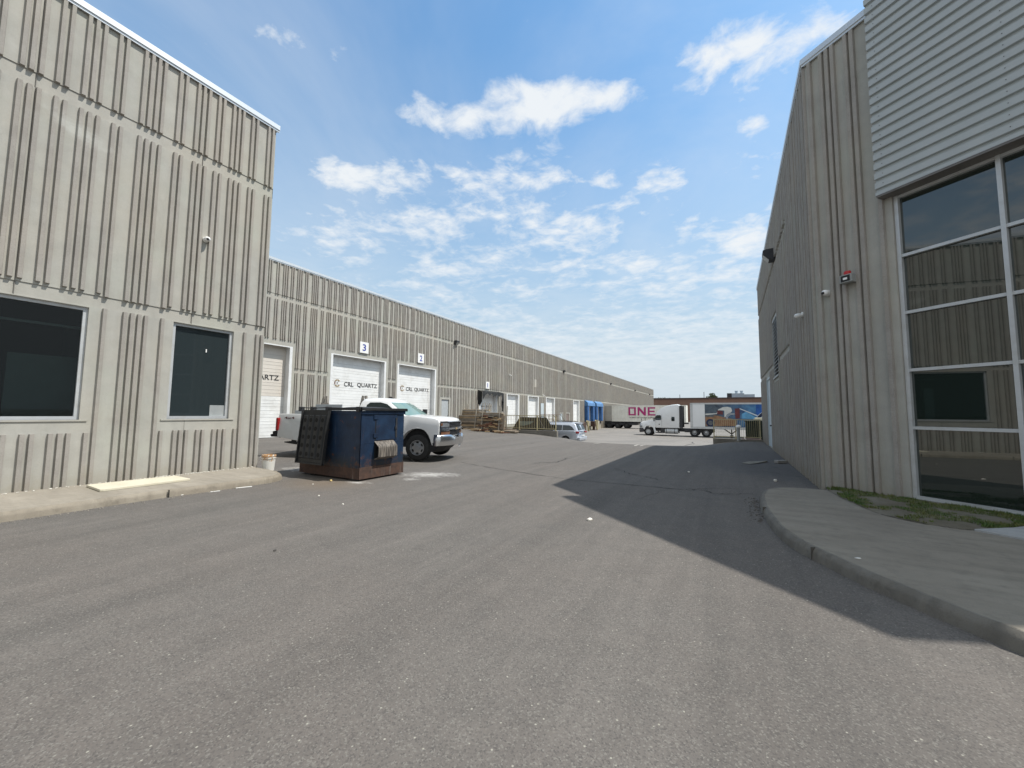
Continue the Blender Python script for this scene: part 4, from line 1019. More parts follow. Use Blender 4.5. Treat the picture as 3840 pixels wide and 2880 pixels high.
# chrome bumper
g = MB(); vs = []; nn = 22; K = 8
for i in range(nn+1):
    y = -1.0+2.0*i/nn; k = abs(y); x = .985-.30*k**3.2; dip = .0 if k > .48 else -.10*(1-(k/.48)**4)
    vs += [(x-.14, y, .45), (x-.02, y, .465), (x, y, .55), (x+.005, y, .70), (x-.015, y, .775+dip*.75), (x-.06, y, .80+dip), (x-.14, y, .80+dip), (x-.16, y, .66)]
g.add(vs, [(K*i+j, K*i+(j+1) % K, K*(i+1)+(j+1) % K, K*(i+1)+j) for i in range(nn) for j in range(K)]+[tuple(range(K)), tuple(range(K*nn, K*nn+K))])
g.build('front_bumper', [CHROME], pick, True, smooth=50)
g = MB(); g.extrude([(.50, .30), (.66, .26), (.83, .44), (.84, .54), (.5, .54)], [-.93, -.55, -.2, .1, .3], lambda x, y, z: (x-.2*abs(y)**3, y, z+.10*max(0, y+.35)))
g.extrude([(.62, .42), (.84, .46), (.84, .54), (.5, .54)], [.3, .6, .93], lambda x, y, z: (x-.2*abs(y)**3, y, z)); g.build('air_dam', [BLACK], pick, True, bevel=.015)
g = MB(); g.obox((.90, .33, .47), .012, .31, .16, .1, 0, .22); g.build('licence_plate', [PLATE], pick, True)
g = MB(); g.prism([(-4.98, .62), (-5.21, .62), (-5.24, .70), (-5.14, .72), (-5.16, .80), (-4.98, .84)], -.97, .97); g.build('rear_bumper', [BLACK], pick, True, bevel=.02)
g = MB(); g.box(-5.0, -4.94, -.80, .80, .72, 1.36); g.build('tailgate', [PAINTW], pick, True, bevel=.02)
g = MB(); g.box(-4.5, .55, -.86, -.1, .40, .62); g.box(-4.5, .55, .1, .86, .40, .62); g.box(-.6, .5, -.80, .80, .45, .95); g.build('chassis', [BLACK], pick, True)
g = MB(); g.box(-4.45, -4.15, -.96, -.60, .42, .50); g.obox((-4.48, -.80, .43), .45, .28, .03, 0, .12); g.build('mud_guard', [BLACK], pick, True)
for x, y in ((0, -.86), (0, .86), (-WB, -.86), (-WB, .86)):
    wheel(pick, x, y, .395, .395, .26, -1 if y < 0 else 1)
g = MB(); g.prism([(-1.30, 1.91), (-1.56, 1.93), (-1.54, 1.945), (-1.50, 1.99), (-1.44, 1.985)], -.02, .02); g.build('roof_aerial', [BLACK], pick, True, bevel=.006)
g = MB(); g.tube((-.35, .62, 1.37), (-.40, .62, 2.15), .004, 6); g.build('aerial', [DARK], pick, True)
g = MB(); g.box(-.9, -.75, .2, .6, 1.30, 1.42); g.obox((-.98, 0, 1.72), .03, .26, .08); g.build('rear_view_mirror', [DARK], pick, True)
# 4x4 decal strokes on the bed side
RED4 = varied('decal_ink', (.10, .03, .03), .5)
T = mat_of(pick)
class LF:  # frame on the bed's right side
    m = T @ Matrix.Translation((-4.83, -.957, 1.27)) @ Matrix.Rotation(0, 4, 'Z')
text_on('decal', '4x4', LF, .30, -.012, -.02, .07, .38, RED4, pick, 1, .012)
# load: wooden A frame racks and a grey slab standing in the bed
TIMG = varied('grey_timber', (.30, .27, .235), .85, .2, 5, grime=(.2, .18, .15), gamt=.5)
def a_frame(x, y, label):
    e = empty('slab_rack', T @ Vector((x, y, .86)), PK_H, label, 'slab rack', 'wooden slab racks in the pickup bed')
    M = T @ Matrix.Translation((x, y, 0))
    b = MB(M); b.tube((-.28, 0, .87), (-.03, 0, 2.03), .05, 4); b.build('upright', [TIMG], e)
    b = MB(M); b.tube((.14, .0, .87), (.08, 0, 2.03), .05, 4); b.build('upright', [TIMG], e)
    b = MB(M); b.box(-.12, .20, -.055, -.02, 1.68, 1.78); b.build('cross_piece', [TIMG], e)
a_frame(-2.65, .30, 'grey wooden slab rack in the pickup bed nearer the cab'); a_frame(-4.45, .62, 'grey wooden slab rack in the pickup bed nearer the tailgate')
SLABM = varied('grey_slab', (.40, .42, .43), .4, .06, 3)
b = MB(T); b.obox((-3.55, -.38, 1.30), 1.05, .03, .82, -.05, 0, -.10); tag(b.build('stone_slab', [SLABM], bevel=.004), 'pale grey slab leaning on edge in the pickup bed', 'slab')
b = MB(T); b.obox((-3.6, -.66, 1.20), 2.0, .03, .60, 0, 0, -.08); tag(b.build('stone_slab', [SLABM], bevel=.004), 'low pale grey slab along the near side of the pickup bed', 'slab')
b = MB(T); b.box(-5.9, -4.5, .28, .36, .90, .98); b.box(-5.86, -4.5, .52, .58, .88, .95); tag(b.build('timber', [TIMG], bevel=.006), 'grey timber sticking out behind the pickup tailgate', 'timber')

# ---- blue waste container
def m_dump():
    m = Mat('blue_bin_paint', (.02, .05, .18), .5, spec=.4); v = m.world()
    n1 = m.noise(v, 2.2, 7, .65); n2 = m.noise(v, 9, 7, .7); n3 = m.noise(m.world(scale=(9, 9, .6)), 1.3, 6, .65)
    c = m.mix(m.ramp(n1, (.35, 0), (.65, 1)), (.007, .017, .040), (.013, .036, .080))
    x, y, z = m.xyz(v)
    c = m.mix(m.ramp(n3, (.64, 0), (.74, .35)), c, (.25, .25, .24))
    low = m.ramp(m.math('ADD', m.math('MULTIPLY', z, -1.0), m.math('MULTIPLY', n1, 1.15)), (-.25, 0), (.30, .85))
    c = m.mix(low, c, (.022, .027, .030))
    rust = m.ramp(m.math('ADD', m.math('MULTIPLY', z, -.38), n2), (.36, 0), (.52, .9))
    c = m.mix(m.math('MULTIPLY', rust, .8), c, (.11, .045, .02))
    c = m.mix(m.ramp(m.noise(v, 4.5, 8, .7), (.62, 0), (.67, .8)), c, (.12, .045, .02))
    m.set('Base Color', c); m.bump(n2, .25, .02); return m.m
BLUEB = m_dump()
RUST = Mat('rusty_steel', (.10, .05, .03), .85); _n = RUST.noise(RUST.world(), 6, 8, .7); _s = RUST.noise(RUST.world(scale=(14, 14, .5)), 1.2, 5, .6)
RUST.set('Base Color', RUST.mix(RUST.ramp(_s, (.62, 0), (.72, .7)), RUST.mix(RUST.ramp(_n, (.3, 0), (.7, 1)), (.032, .021, .018), (.098, .052, .034)), (.36, .33, .29))); RUST = RUST.m
POCK = Mat('worn_pocket_steel', (.1, .09, .08), .7); _n = POCK.noise(POCK.world(scale=(6, 12, 1.2)), 2.5, 8, .7)
POCK.set('Base Color', POCK.mix(POCK.ramp(_n, (.42, 0), (.62, 1)), (.045, .038, .033), (.21, .185, .155))); POCK = POCK.m
LIDM = varied('black_lid_plastic', (.017, .018, .019), .55, .3, 3, grime=(.045, .045, .045), gamt=.35); HOLEM = Mat('lid_hole_dark', (.004, .004, .004), .9).m
DX0, DX1, DY0, DY1, DT = -9.13, -7.03, 5.77, 7.04, 1.50
bin_ = empty('waste_container', (-8.08, 6.4, 0), 0, 'rusty dark blue steel waste container with one black lid hanging open', 'waste container')
b = MB(); zb = .05
b.box(DX0, DX1, DY0, DY0+.02, zb, DT); b.box(DX0, DX1, DY1-.02, DY1, zb, DT); b.box(DX0, DX0+.02, DY0+.02, DY1-.02, zb, DT); b.box(DX1-.02, DX1, DY0+.02, DY1-.02, zb, DT); b.box(DX0+.02, DX1-.02, DY0+.02, DY1-.02, zb, zb+.03)
# rim tube and corner straps
for q in ((DX0-.02, DX1+.02, DY0-.025, DY0+.02), (DX0-.02, DX1+.02, DY1-.02, DY1+.025), (DX0-.025, DX0+.02, DY0, DY1), (DX1-.02, DX1+.025, DY0, DY1)): b.box(*q, DT-.05, DT+.02)
b.box(DX1-.004, DX1+.006, DY0-.006, DY0+.07, .25, DT-.05); b.box(DX1-.07, DX1+.006, DY0-.006, DY0+.004, .25, DT-.05)
b.box(DX1-.004, DX1+.004, DY0+.07, DY1, .80, .815)
b.build('body', [BLUEB], bin_)
b = MB(); b.box(DX0-.012, DX1+.012, DY0-.014, DY0, .04, .27); b.box(DX1, DX1+.014, DY0-.014, DY1+.012, .04, .29); b.box(DX0-.014, DX0, DY0, DY1, .04, .27); b.box(DX0-.012, DX1, DY1, DY1+.014, .04, .27); b.build('rust_skirt', [RUST], bin_)
b = MB()
for x in (DX0+.1, DX1-.35): b.box(x, x+.25, DY0+.05, DY1-.05, 0, .05)
b.build('skid', [DARK], bin_)
# side hatch on the sunny face with hinges and a long latch
b = MB(); hy0, hy1 = DY0+.40, DY1-.22
b.box(DX1, DX1+.012, hy0+.01, hy1-.01, .86, DT-.07); hd = b.build('hatch', [BLUEB], bin_, bevel=.004)
b = MB()
for y in (hy0, hy1): b.box(DX1+.0005, DX1+.003, y-.008, y+.008, .84, DT-.05)
b.build('hatch_gap', [BLACK], hd)
b = MB()
for z in (.92, 1.33): b.box(DX1+.012, DX1+.022, hy0-.06, hy0+.07, z, z+.10)
b.build('hinge', [BLUEB], hd, bevel=.004)
b = MB(); b.box(DX1+.012, DX1+.03, hy1-.065, hy1-.025, .90, 1.36); b.box(DX1+.012, DX1+.045, hy1-.09, hy1-.03, 1.10, 1.17); b.build('latch', [DARK], hd, bevel=.004)
# fork pocket
b = MB(); fy0, fy1 = DY0+.38, DY1-.33
P = [(DX1+.004, .84), (DX1+.14, .73), (DX1+.15, .70), (DX1+.15, .49), (DX1+.13, .475), (DX1+.004, .42)]
def yprism(b, P, y0, y1, m=0, ends=True):
    n = len(P); b.add([(x, y0, z) for x, z in P]+[(x, y1, z) for x, z in P], ([tuple(range(n)), tuple(range(n, 2*n))] if ends else [])+[(i, i+1, n+i+1, n+i) for i in range(n-1)], m)
Q = [(DX1+.004, .825), (DX1+.125, .725), (DX1+.135, .695), (DX1+.135, .495), (DX1+.12, .487), (DX1+.004, .435)]
yprism(b, P, fy0, fy1, 0, False); yprism(b, Q, fy0, fy1, 0, False)
n = len(P)
for y in (fy0, fy1): b.add([(x, y, z) for x, z in P]+[(x, y, z) for x, z in Q], [(i, i+1, n+i+1, n+i) for i in range(n-1)])
b.build('fork_pocket', [POCK], bin_)
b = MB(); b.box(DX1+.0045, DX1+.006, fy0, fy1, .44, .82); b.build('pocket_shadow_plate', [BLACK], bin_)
# hinge rod along the back edge, lids
b = MB(); b.path([(DX0-.04, DY0-.05, DT+.09), (DX0+.5, DY0-.06, DT+.075), (DX0+1.05, DY0-.05, DT+.09)], .012); b.tube((DX0+1.05, DY0-.05, DT+.085), (DX1+.03, DY0-.04, DT+.07), .014)
for x in (DX0-.03, DX0+.44, DX0+1.0, DX1-.05): b.box(x-.04, x+.05, DY0-.075, DY0+.03, DT, DT+.11)
b.build('hinge_rod', [DARK], bin_, bevel=.005)
b = MB(); nx, ny = 10, 8; vs = []
for j in range(ny+1):
    for i in range(nx+1):
        u, w = i/nx, j/ny; x = DX0+1.0+(DX1+.05-DX0-1.0)*u; y = DY0-.05+(DY1-DY0+.10)*w
        z = DT+.075+.045*sin(pi*u)*sin(pi*w)+(.012 if i % 3 == 1 and 0 < j < ny else 0)-.02*w
        vs.append((x, y, z))
g = [(j*(nx+1)+i, j*(nx+1)+i+1, (j+1)*(nx+1)+i+1, (j+1)*(nx+1)+i) for j in range(ny) for i in range(nx)]
b.add(vs, g); b.add([(x, y, z-.03) for x, y, z in vs], g)
b.box(DX1+.02, DX1+.06, DY0-.06, DY1+.05, DT+.03, DT+.085); b.box(DX0+1.0, DX1+.06, DY0-.065, DY0-.03, DT+.03, DT+.085); b.box(DX0+1.0, DX1+.06, DY1+.03, DY1+.06, DT+.015, DT+.075)
b.build('lid', [LIDM], bin_, smooth=30)
# open lid hanging down the shaded long side
HL = Matrix.Translation((DX0+.20, DY0-.085, DT+.03)) @ Matrix.Rotation(radians(-5.5), 4, 'X')
b = MB(HL); LW, LH = .99, 1.24
b.box(0, LW, -.03, 0, -LH, 0)
b.box(0, .03, -.07, -.03, -LH, -.02); b.box(LW-.03, LW, -.07, -.03, -LH, -.02); b.box(0, LW, -.06, -.03, -LH, -LH+.03)
for i in range(4):
    x = .10+i*.215; b.add([(x-.015, -.03, -LH+.12), (x+.165, -.03, -LH+.12), (x+.14, -.065, -LH+.14), (x+.01, -.065, -LH+.14), (x-.015, -.03, -.12), (x+.165, -.03, -.12), (x+.14, -.065, -.14), (x+.01, -.065, -.14)], [(3, 2, 6, 7), (0, 3, 7, 4), (1, 2, 6, 5), (0, 1, 2, 3), (4, 5, 6, 7)])
for i in range(4):
    for j in range(5):
        x, z = .10+i*.215+.075, -.24-j*.195
        b.lathe([(.05, -.060), (.05, -.0675), (.001, -.068)], (x, 0, z), 'Y', 16, 1)
lo = b.build('lid', [LIDM, HOLEM], bin_)
lo['label'] = 'black perforated lid hanging open down the long side'

# ---- silver van in the sunken yard, nose to the warehouse: local x forward (towards -X)
vz = yard_z(29.4)
van = empty('minivan', (-12.75, 29.4, vz), pi, 'silver minivan parked beyond the low wall with its tail towards the yard', 'minivan')
def vwarp(x, y, z):
    k = abs(y)
    if x < -2.2: x += .16*k**3
    if x > 2.0: x -= .35*k**2.5
    yy = y*(1-.03*((z-.8)/.5)**2)
    return x, yy, z
AX, RX = 1.55, -1.47
body = [(-2.52, .42), (-2.55, .62), (-2.50, .92), (-2.40, 1.08), (1.25, 1.05), (2.15, .95), (2.50, .70), (2.52, .35), (AX+.40, .28)]+arc(AX, .33, .38, -8, 188, 10)+[(AX-.40, .24), (RX+.40, .24)]+arc(RX, .33, .38, -8, 188, 10)+[(RX-.40, .30)]
b = MB(); b.extrude(body, [y for y in (-1.0, -.98, -.8, -.4, 0, .4, .8, .98, 1.0)], vwarp)
b.box(-2.48, 2.2, -.8, .8, .25, .5)
b.build('body', [PAINTS], van, True, smooth=40, bevel=.03, bang=45)
RGv = [ [(-2.42, -.95), (1.35, -.93), (1.75, 0), (1.35, .93), (-2.42, .95), (-2.52, 0), 1.05], [(-2.20, -.80), (.62, -.78), (.85, 0), (.62, .78), (-2.20, .80), (-2.30, 0), 1.58], [(-2.02, -.66), (.25, -.64), (.4, 0), (.25, .64), (-2.02, .66), (-2.10, 0), 1.72]]
b = MB(); vs = [(x, y, r[-1]) for r in RGv for x, y in r[:-1]]; n = 6
b.add(vs, [(j*n+i, j*n+(i+1) % n, (j+1)*n+(i+1) % n, (j+1)*n+i) for j in range(2) for i in range(n)]+[tuple(range(2*n, 3*n))])
b.build('cabin', [PAINTS], van, True, smooth=50, bevel=.05, bang=25)
for s in (-1, 1):
    g = MB(); w = lambda z: s*(.95-(z-1.05)/.53*.15+.012)
    for pts in ([(-2.22, 1.12), (-1.20, 1.09), (-1.20, 1.50), (-1.75, 1.49), (-1.98, 1.38)], [(-1.16, 1.09), (-.15, 1.10), (-.15, 1.52), (-1.16, 1.50)], [(-.11, 1.10), (1.1, 1.10), (.62, 1.42), (.40, 1.50), (-.11, 1.52)]):
        g.add([(x, w(z), z) for x, z in pts], [tuple(range(len(pts)))])
    g.build('side_window', [GLASSV], van, True)
    g = MB(); g.box(-2.3, -.15, min(s*.985, s*.995), max(s*.985, s*.995), .985, 1.0); g.build('door_track', [DARK], van, True)
    g = MB(); g.obox((-2.38, s*.82, .96), .28, .32, .15, .12*s); g.build('tail_light', [LAMPR], van, True, bevel=.03)
    g = MB(); g.path([(-1.9, s*.66, 1.76), (-1.7, s*.67, 1.79), (.05, s*.65, 1.79), (.2, s*.64, 1.75)], .022, 6); g.build('roof_rail', [BLACK], van, True)
    g = MB(); g.obox((.95, s*1.08, 1.10), .12, .2, .15); g.build('wing_mirror', [PAINTS], van, True, bevel=.03)
g = MB(); g.add([(-2.475, -.70, 1.16), (-2.475, .70, 1.16), (-2.30, .66, 1.53), (-2.30, -.66, 1.53)], [(0, 1, 2, 3)]); g.build('rear_window', [GLASSV], van, True)
g = MB(); g.obox((-2.24, 0, 1.66), .26, 1.3, .05, 0, -.15); g.build('spoiler', [PAINTS], van, True, bevel=.015)
g = MB(); g.box(-2.60, -2.44, -.86, .86, .36, .60); g.build('rear_bumper', [PAINTS], van, True, bevel=.04)
g = MB(); g.box(-2.60, -2.585, -.26, .26, .66, .78); g.build('licence_plate', [PLATE], van, True)
g = MB(); g.box(-2.575, -2.55, -.62, .62, .90, .95); g.build('chrome_strip', [CHROME], van, True)
for x, y in ((AX, -.86), (AX, .86), (RX, -.86), (RX, .86)): wheel(van, x, y, .33, .33, .22, -1 if y < 0 else 1, .68, 'alloy')

# ---- white highway tractor; local x backward from the front bumper, y = away from the viewer, z up
tz = yard_z(51)
TR0 = Vector((-10.42, 51.0, tz))
PAINTT = varied('white_truck_paint', (.74, .76, .77), .3, .03, .8, spec=.5, coat=.5)
trac = empty('semi_truck', TR0, 0, 'white sleeper cab highway tractor coupled to the picture covered trailer', 'truck')
cabp = [(1.92, .98), (1.95, 1.88), (2.05, 2.74), (2.22, 2.95), (2.66, 3.33), (3.29, 3.66), (3.95, 3.83), (4.62, 3.90), (4.80, 3.84), (4.84, 3.70), (4.84, 1.0)]
def twarp(x, y, z):
    k = abs(y-1.28)/1.25
    if x < 2.6: x += .30*k**3*max(0, (2.9-x)/.9)*.6
    s = 1-.10*max(0, (z-2.6)/1.3)
    return x, 1.28+(y-1.28)*s, z-.10*k**4*max(0, z-3.2)
b = MB(); b.extrude(cabp, [.03, .06, .3, .7, 1.28, 1.86, 2.26, 2.50, 2.53], twarp); b.build('cab', [PAINTT], trac, True, smooth=40, bevel=.05, bang=40)
def hwarp(x, y, z):
    k = abs(y-1.28)/1.2
    if x < 1.0: x += .38*k**3*(1-x/1.2)
    if z > 1.5: y = 1.28+(y-1.28)*(.86+.10*(x/2))
    return x, y, z
b = MB(); b.extrude([(.06, .92), (.09, 1.45), (.2, 1.62), (.40, 1.72), (1.39, 1.90), (2.1, 1.95), (2.1, 1.05), (1.85, 1.0)]+arc(1.24, .52, .66, 45, 165, 8), [.08, .12, .4, .8, 1.28, 1.76, 2.16, 2.44, 2.48], hwarp); b.build('hood', [PAINTT], trac, True, smooth=40, bevel=.04, bang=40)
b = MB(); b.extrude([(.02, .36), (.0, .62), (.05, .93), (.62, .95), (.66, .42)], [.06, .2, .7, 1.28, 1.86, 2.36, 2.5], lambda x, y, z: (x+.32*(abs(y-1.28)/1.22)**4*(1-min(1, x/.7)), y, z)); b.build('front_bumper', [varied('bumper_grey', (.05, .05, .055), .5)], trac, True, smooth=40, bevel=.04)
b = MB(); b.extrude([(.045, 1.0), (.06, 1.55), (.2, 1.55), (.2, 1.0)], [.75, 1.28, 1.8]); b.build('grille', [DARK], trac, True)
for y in (.02, 2.44):
    b = MB(); b.box(.22, .52, y, y+.1, 1.02, 1.22); b.build('headlight', [LAMPC], trac, True, bevel=.03)
    b = MB(); b.prism([(1.80, 1.05), (2.02, 1.05), (2.14, .62), (2.10, .30), (1.98, .28), (1.90, .70)], y, y+.10); b.build('fender_flap', [PAINTT], trac, True, bevel=.02)
for yy, s in ((.0, -1), (2.56, 1)):
    f = lambda z: yy
    g = MB(); pts = [(2.08, 1.92), (2.72, 1.92), (2.80, 2.05), (2.76, 2.48), (2.66, 2.54), (2.28, 2.52), (2.16, 2.38)]
    g.add([(x, yy+(.024 if s < 0 else -.024), z) for x, z in pts], [tuple(range(len(pts)))]); g.build('side_window', [GLASSV], trac, True)
    g = MB(); pts = [(4.02, 1.82), (4.28, 1.82), (4.33, 1.87), (4.33, 2.28), (4.28, 2.34), (4.02, 2.34), (3.97, 2.28), (3.97, 1.87)]
    g.add([(x, yy+(.024 if s < 0 else -.024), z) for x, z in pts], [tuple(range(8))]); g.build('sleeper_window', [GLASSV], trac, True)
    g = MB(); g.add([(2.84+q, yy+(.022 if s < 0 else -.022), z) for q, z in ((0, 1.1), (.015, 1.1), (.015, 2.6), (0, 2.6))], [(0, 1, 2, 3)]); g.add([(2.5, yy+(.022 if s < 0 else -.022), 1.34), (2.62, yy+(.022 if s < 0 else -.022), 1.34), (2.62, yy+(.022 if s < 0 else -.022), 1.46), (2.5, yy+(.022 if s < 0 else -.022), 1.46)], [(0, 1, 2, 3)]); g.build('door_seam', [DARK], trac, True)
    g = MB(); g.obox((1.98, yy+s*.16, 1.98), .12, .16, .42); g.build('wing_mirror', [DARK], trac, True, bevel=.03)
    g = MB(); g.tube((.45, yy-s*.2, 1.66), (.42, yy-s*.05, 1.95), .02, 6); g.obox((.42, yy-s*.05, 1.99), .06, .1, .18); g.build('hood_mirror', [DARK], trac, True)
    g = MB(); g.tube((3.2, yy-s*.36, .60), (4.66, yy-s*.36, .60), .32, 20); to = g.build('fuel_tank', [CHROME if 0 else ALU], trac, True, smooth=40)
    g = MB()
    for x in (3.38, 4.30): g.lathe([(.328, -.03), (.328, .03)], (x, yy-s*.36, .60), 'X', 20)
    g.build('tank_strap', [BLACK], to, True)
    g = MB(); g.box(2.1, 3.1, min(yy, yy-s*.4), max(yy, yy-s*.4), .34, .42); g.box(2.1, 3.1, min(yy-s*.1, yy-s*.4), max(yy-s*.1, yy-s*.4), .65, .72); g.box(2.7, 3.16, min(yy-s*.05, yy-s*.5), max(yy-s*.05, yy-s*.5), .36, .95); g.build('side_step', [DARK], trac, True)
    g = MB(); g.box(4.86, 5.18, min(yy-s*.1, yy-s*.16), max(yy-s*.1, yy-s*.16), 1.05, 3.7); g.build('cab_extender', [DARK], trac, True)
    g = MB(); g.tube((4.98, yy-s*.45, .9), (4.98, yy-s*.45, 3.72), .07, 10); g.build('exhaust_stack', [DARK], trac, True)
g = MB(); g.add([(2.0, .35, 2.0), (2.0, 2.2, 2.0), (2.1, 2.1, 2.70), (2.1, .45, 2.70)], [(0, 1, 2, 3)])
for i, v in enumerate(g.v): g.v[i] = Vector((v.x-.02, v.y, v.z))
g.build('windscreen', [GLASSV], trac, True)
g = MB(); g.box(.6, 8.6, .75, 1.05, .55, .95); g.box(.6, 8.6, 1.5, 1.8, .55, .95); g.box(5.4, 8.4, .25, 2.3, .50, .90); g.obox((7.0, 1.28, 1.05), 1.0, .95, .08); g.build('chassis', [DARK], trac, True)
for x in (1.24,): 
    for y in (.17, 2.39): wheel(trac, x, y, .51, .51, .30, -1 if y < 1 else 1, .56, 'alu', ALU)
for x in (6.50, 7.76):
    for y in (.30, 2.26): wheel(trac, x, y, .52, .52, .58, -1 if y < 1 else 1, .52, 'alu', RIMM)

# ---- box trailer behind the tractor
TRZ = tz
ART = Mat('night_sky_print', (.05, .08, .12), .45); v = ART.world(); a1 = ART.noise(v, .9, 7, .65, .6); xx, yy_, zz_ = ART.xyz(v)
c = ART.mix(ART.ramp(a1, (.38, 0), (.68, 1)), (.02, .03, .05), (.12, .17, .21))
gr = ART.n('ShaderNodeMapRange'); gr.inputs[1].default_value = -1.5; gr.inputs[2].default_value = 3.0; ART.nt.links.new(xx, gr.inputs[0])
c = ART.mix(ART.math('MULTIPLY', gr.outputs[0], .85), c, ART.mix(ART.ramp(a1, (.3, 0), (.7, 1)), (.01, .06, .22), (.05, .25, .50)))
ART.set('Base Color', c)
box = empty('box_trailer', (-4.34, 51.0, TRZ), 0, 'long box trailer printed with a dark blue picture, behind the white tractor', 'trailer')
b = MB(); b.box(0, 16.1, .0, 2.6, 1.18, 4.03); b.build('body', [PAINTT], box, True, bevel=.03)
b = MB()
for k in range(18): b.box(.26, 1.56, -.012, 0, 1.28+k*.148, 1.28+k*.148+.125)
b.build('corrugated_panel', [PAINTT], box, True)
b = MB(); b.box(0, 16.1, -.03, 0, 3.86, 4.03); b.box(0, 16.1, -.03, 0, .98, 1.22); b.box(0, .28, -.03, 0, 1.2, 3.9); b.build('edge_rail', [ALU], box, True)
b = MB(); b.box(1.58, 15.9, -.010, 0, 1.24, 3.85); art = b.build('picture_panel', [ART.m], box, True)
def gshape(pts, mat, name='picture', lift=.012):
    g = MB(); g.add([(x, -lift, z) for x, z in pts], [tuple(range(len(pts)))]); return g.build(name, [mat], art, True)
CREAM = varied('print_white', (.55, .57, .55), .5, .12, 3); ORNG = varied('print_sandstone', (.26, .15, .085), .6, .3, 2.5); MAROON = varied('print_maroon', (.12, .03, .035), .5, .3, 3)
SKYB = varied('print_light_blue', (.10, .30, .50), .5, .35, 1.2); NAVY = varied('print_navy', (.01, .02, .06), .5, .3, 1.5); PWHITE = varied('print_pale_line', (.55, .62, .66), .5, .05, 3)
GREYT = varied('print_grey', (.10, .11, .12), .5, .4, 2.5)
def px2(x, y):   # picture layout of the trailer side in metres, from the close view of the photograph
    return ((x-190)*.00466, 4.03-(y-285)*.00462)
def pshape(pts, mat, lift=.012): return gshape([px2(*p) for p in pts], mat, lift=lift)
pshape([(535, 640), (740, 600), (830, 610), (1000, 660), (1220, 700), (1215, 860), (800, 870), (540, 870)], ORNG)
pshape([(535, 560), (790, 545), (830, 450), (930, 395), (1030, 385), (1110, 410), (1130, 480), (1110, 520), (1040, 560), (1000, 640), (960, 640), (960, 480), (840, 470), (830, 560), (540, 600)], CREAM, .014)
pshape([(810, 470), (930, 500), (930, 580), (800, 570)], MAROON, .016)
pshape([(540, 590), (720, 600), (730, 640), (540, 640)], GREYT, .016)
cc = px2(650, 790); pshape_c = lambda c, r, m, l: gshape([(c[0]+r*cos(2*pi*i/20), c[1]+r*sin(2*pi*i/20)) for i in range(20)], m, lift=l)
pshape_c((cc[0], cc[1]), .46, NAVY, .018); pshape_c((cc[0], cc[1]), .26, GREYT, .020)
pshape([(1185, 430), (1290, 420), (1290, 670), (1195, 680)], MAROON, .016)
pshape([(1290, 420), (1660, 590), (1640, 610), (1290, 440)], PWHITE, .016)
pshape([(1330, 560), (1420, 510), (1620, 640), (1640, 680), (1330, 670)], SKYB, .014)
pshape([(1625, 330), (2050, 330), (2300, 330), (2300, 860), (1900, 860), (1640, 700), (1625, 500)], SKYB if 0 else varied('print_blue', (.015, .09, .33), .5, .4, 1.1), .013)
def band(c, r0, r1, a0, a1, mat, lift, n=18):
    P = [(c[0]+r1*cos(radians(a0+(a1-a0)*i/n)), c[1]+r1*sin(radians(a0+(a1-a0)*i/n))) for i in range(n+1)]
    P += [(c[0]+r0*cos(radians(a1-(a1-a0)*i/n)), c[1]+r0*sin(radians(a1-(a1-a0)*i/n))) for i in range(n+1)]
    gshape(P, mat, lift=lift)
oc = (19.4, 1.25)
oc = (px2(2150, 760)[0], px2(2150, 760)[1])
for r0, r1, mt, l in ((2.12, 2.56, PWHITE, .016), (2.17, 2.51, NAVY, .018), (1.80, 2.04, PWHITE, .016), (1.85, 1.99, SKYB, .018), (1.48, 1.70, PWHITE, .016), (1.1, 1.4, NAVY, .018)):
    P = []
    for a in range(88, 196, 6): P.append((oc[0]+r1*cos(radians(a)), oc[1]+.66*r1*sin(radians(a))))
    for a in range(195, 85, -6): P.append((oc[0]+r0*cos(radians(a)), oc[1]+.66*r0*sin(radians(a))))
    gshape([p for p in P], mt, lift=l)
pshape([(1900, 350), (2120, 345), (2120, 420), (1960, 440), (1760, 520), (1860, 440)], NAVY, .017)
mc = px2(1050, 640)
for r0, r1, mt, l in ((.40, .66, NAVY, .020), (.44, .49, PWHITE, .022), (.56, .61, PWHITE, .022)): band((mc[0]+.35, mc[1]-.15), r0, r1, 60, 185, mt, l, 12)
SKIRT = varied('trailer_skirt', (.34, .335, .31), .6, .08, 1.5)
b = MB(); b.box(5.65, 12.2, .12, .15, .22, 1.0); sk = b.build('side_skirt', [SKIRT], box, True)
class TF: m = Matrix.Translation((-4.34, 51.0, TRZ))
text_on('lettering', 'The Freight', TF, 7.3, .115, .60, .24, 1.6, INK, sk)
for y in (.45, 2.15):
    g = MB(); g.box(4.2, 4.34, y-.06, y+.06, .25, 1.18); g.obox((4.27, y, .13), .3, .3, .22); g.tube((3.4, y, 1.05), (4.2, y, .45), .035, 6); g.tube((5.0, y, 1.05), (4.3, y, .45), .035, 6); g.build('landing_leg', [DARK], box, True)
g = MB(); g.box(.3, 16.0, .6, .8, .95, 1.18); g.box(.3, 16.0, 1.8, 2.0, .95, 1.18); g.build('chassis', [DARK], box, True)
for x in (13.4, 14.65):
    for y in (.32, 2.28): wheel(box, x, y, .52, .52, .56, -1 if y < 1 else 1, .52, 'alu', RIMM)
b = MB(); b.box(13.0, 15.2, .05, .1, .15, .16); 

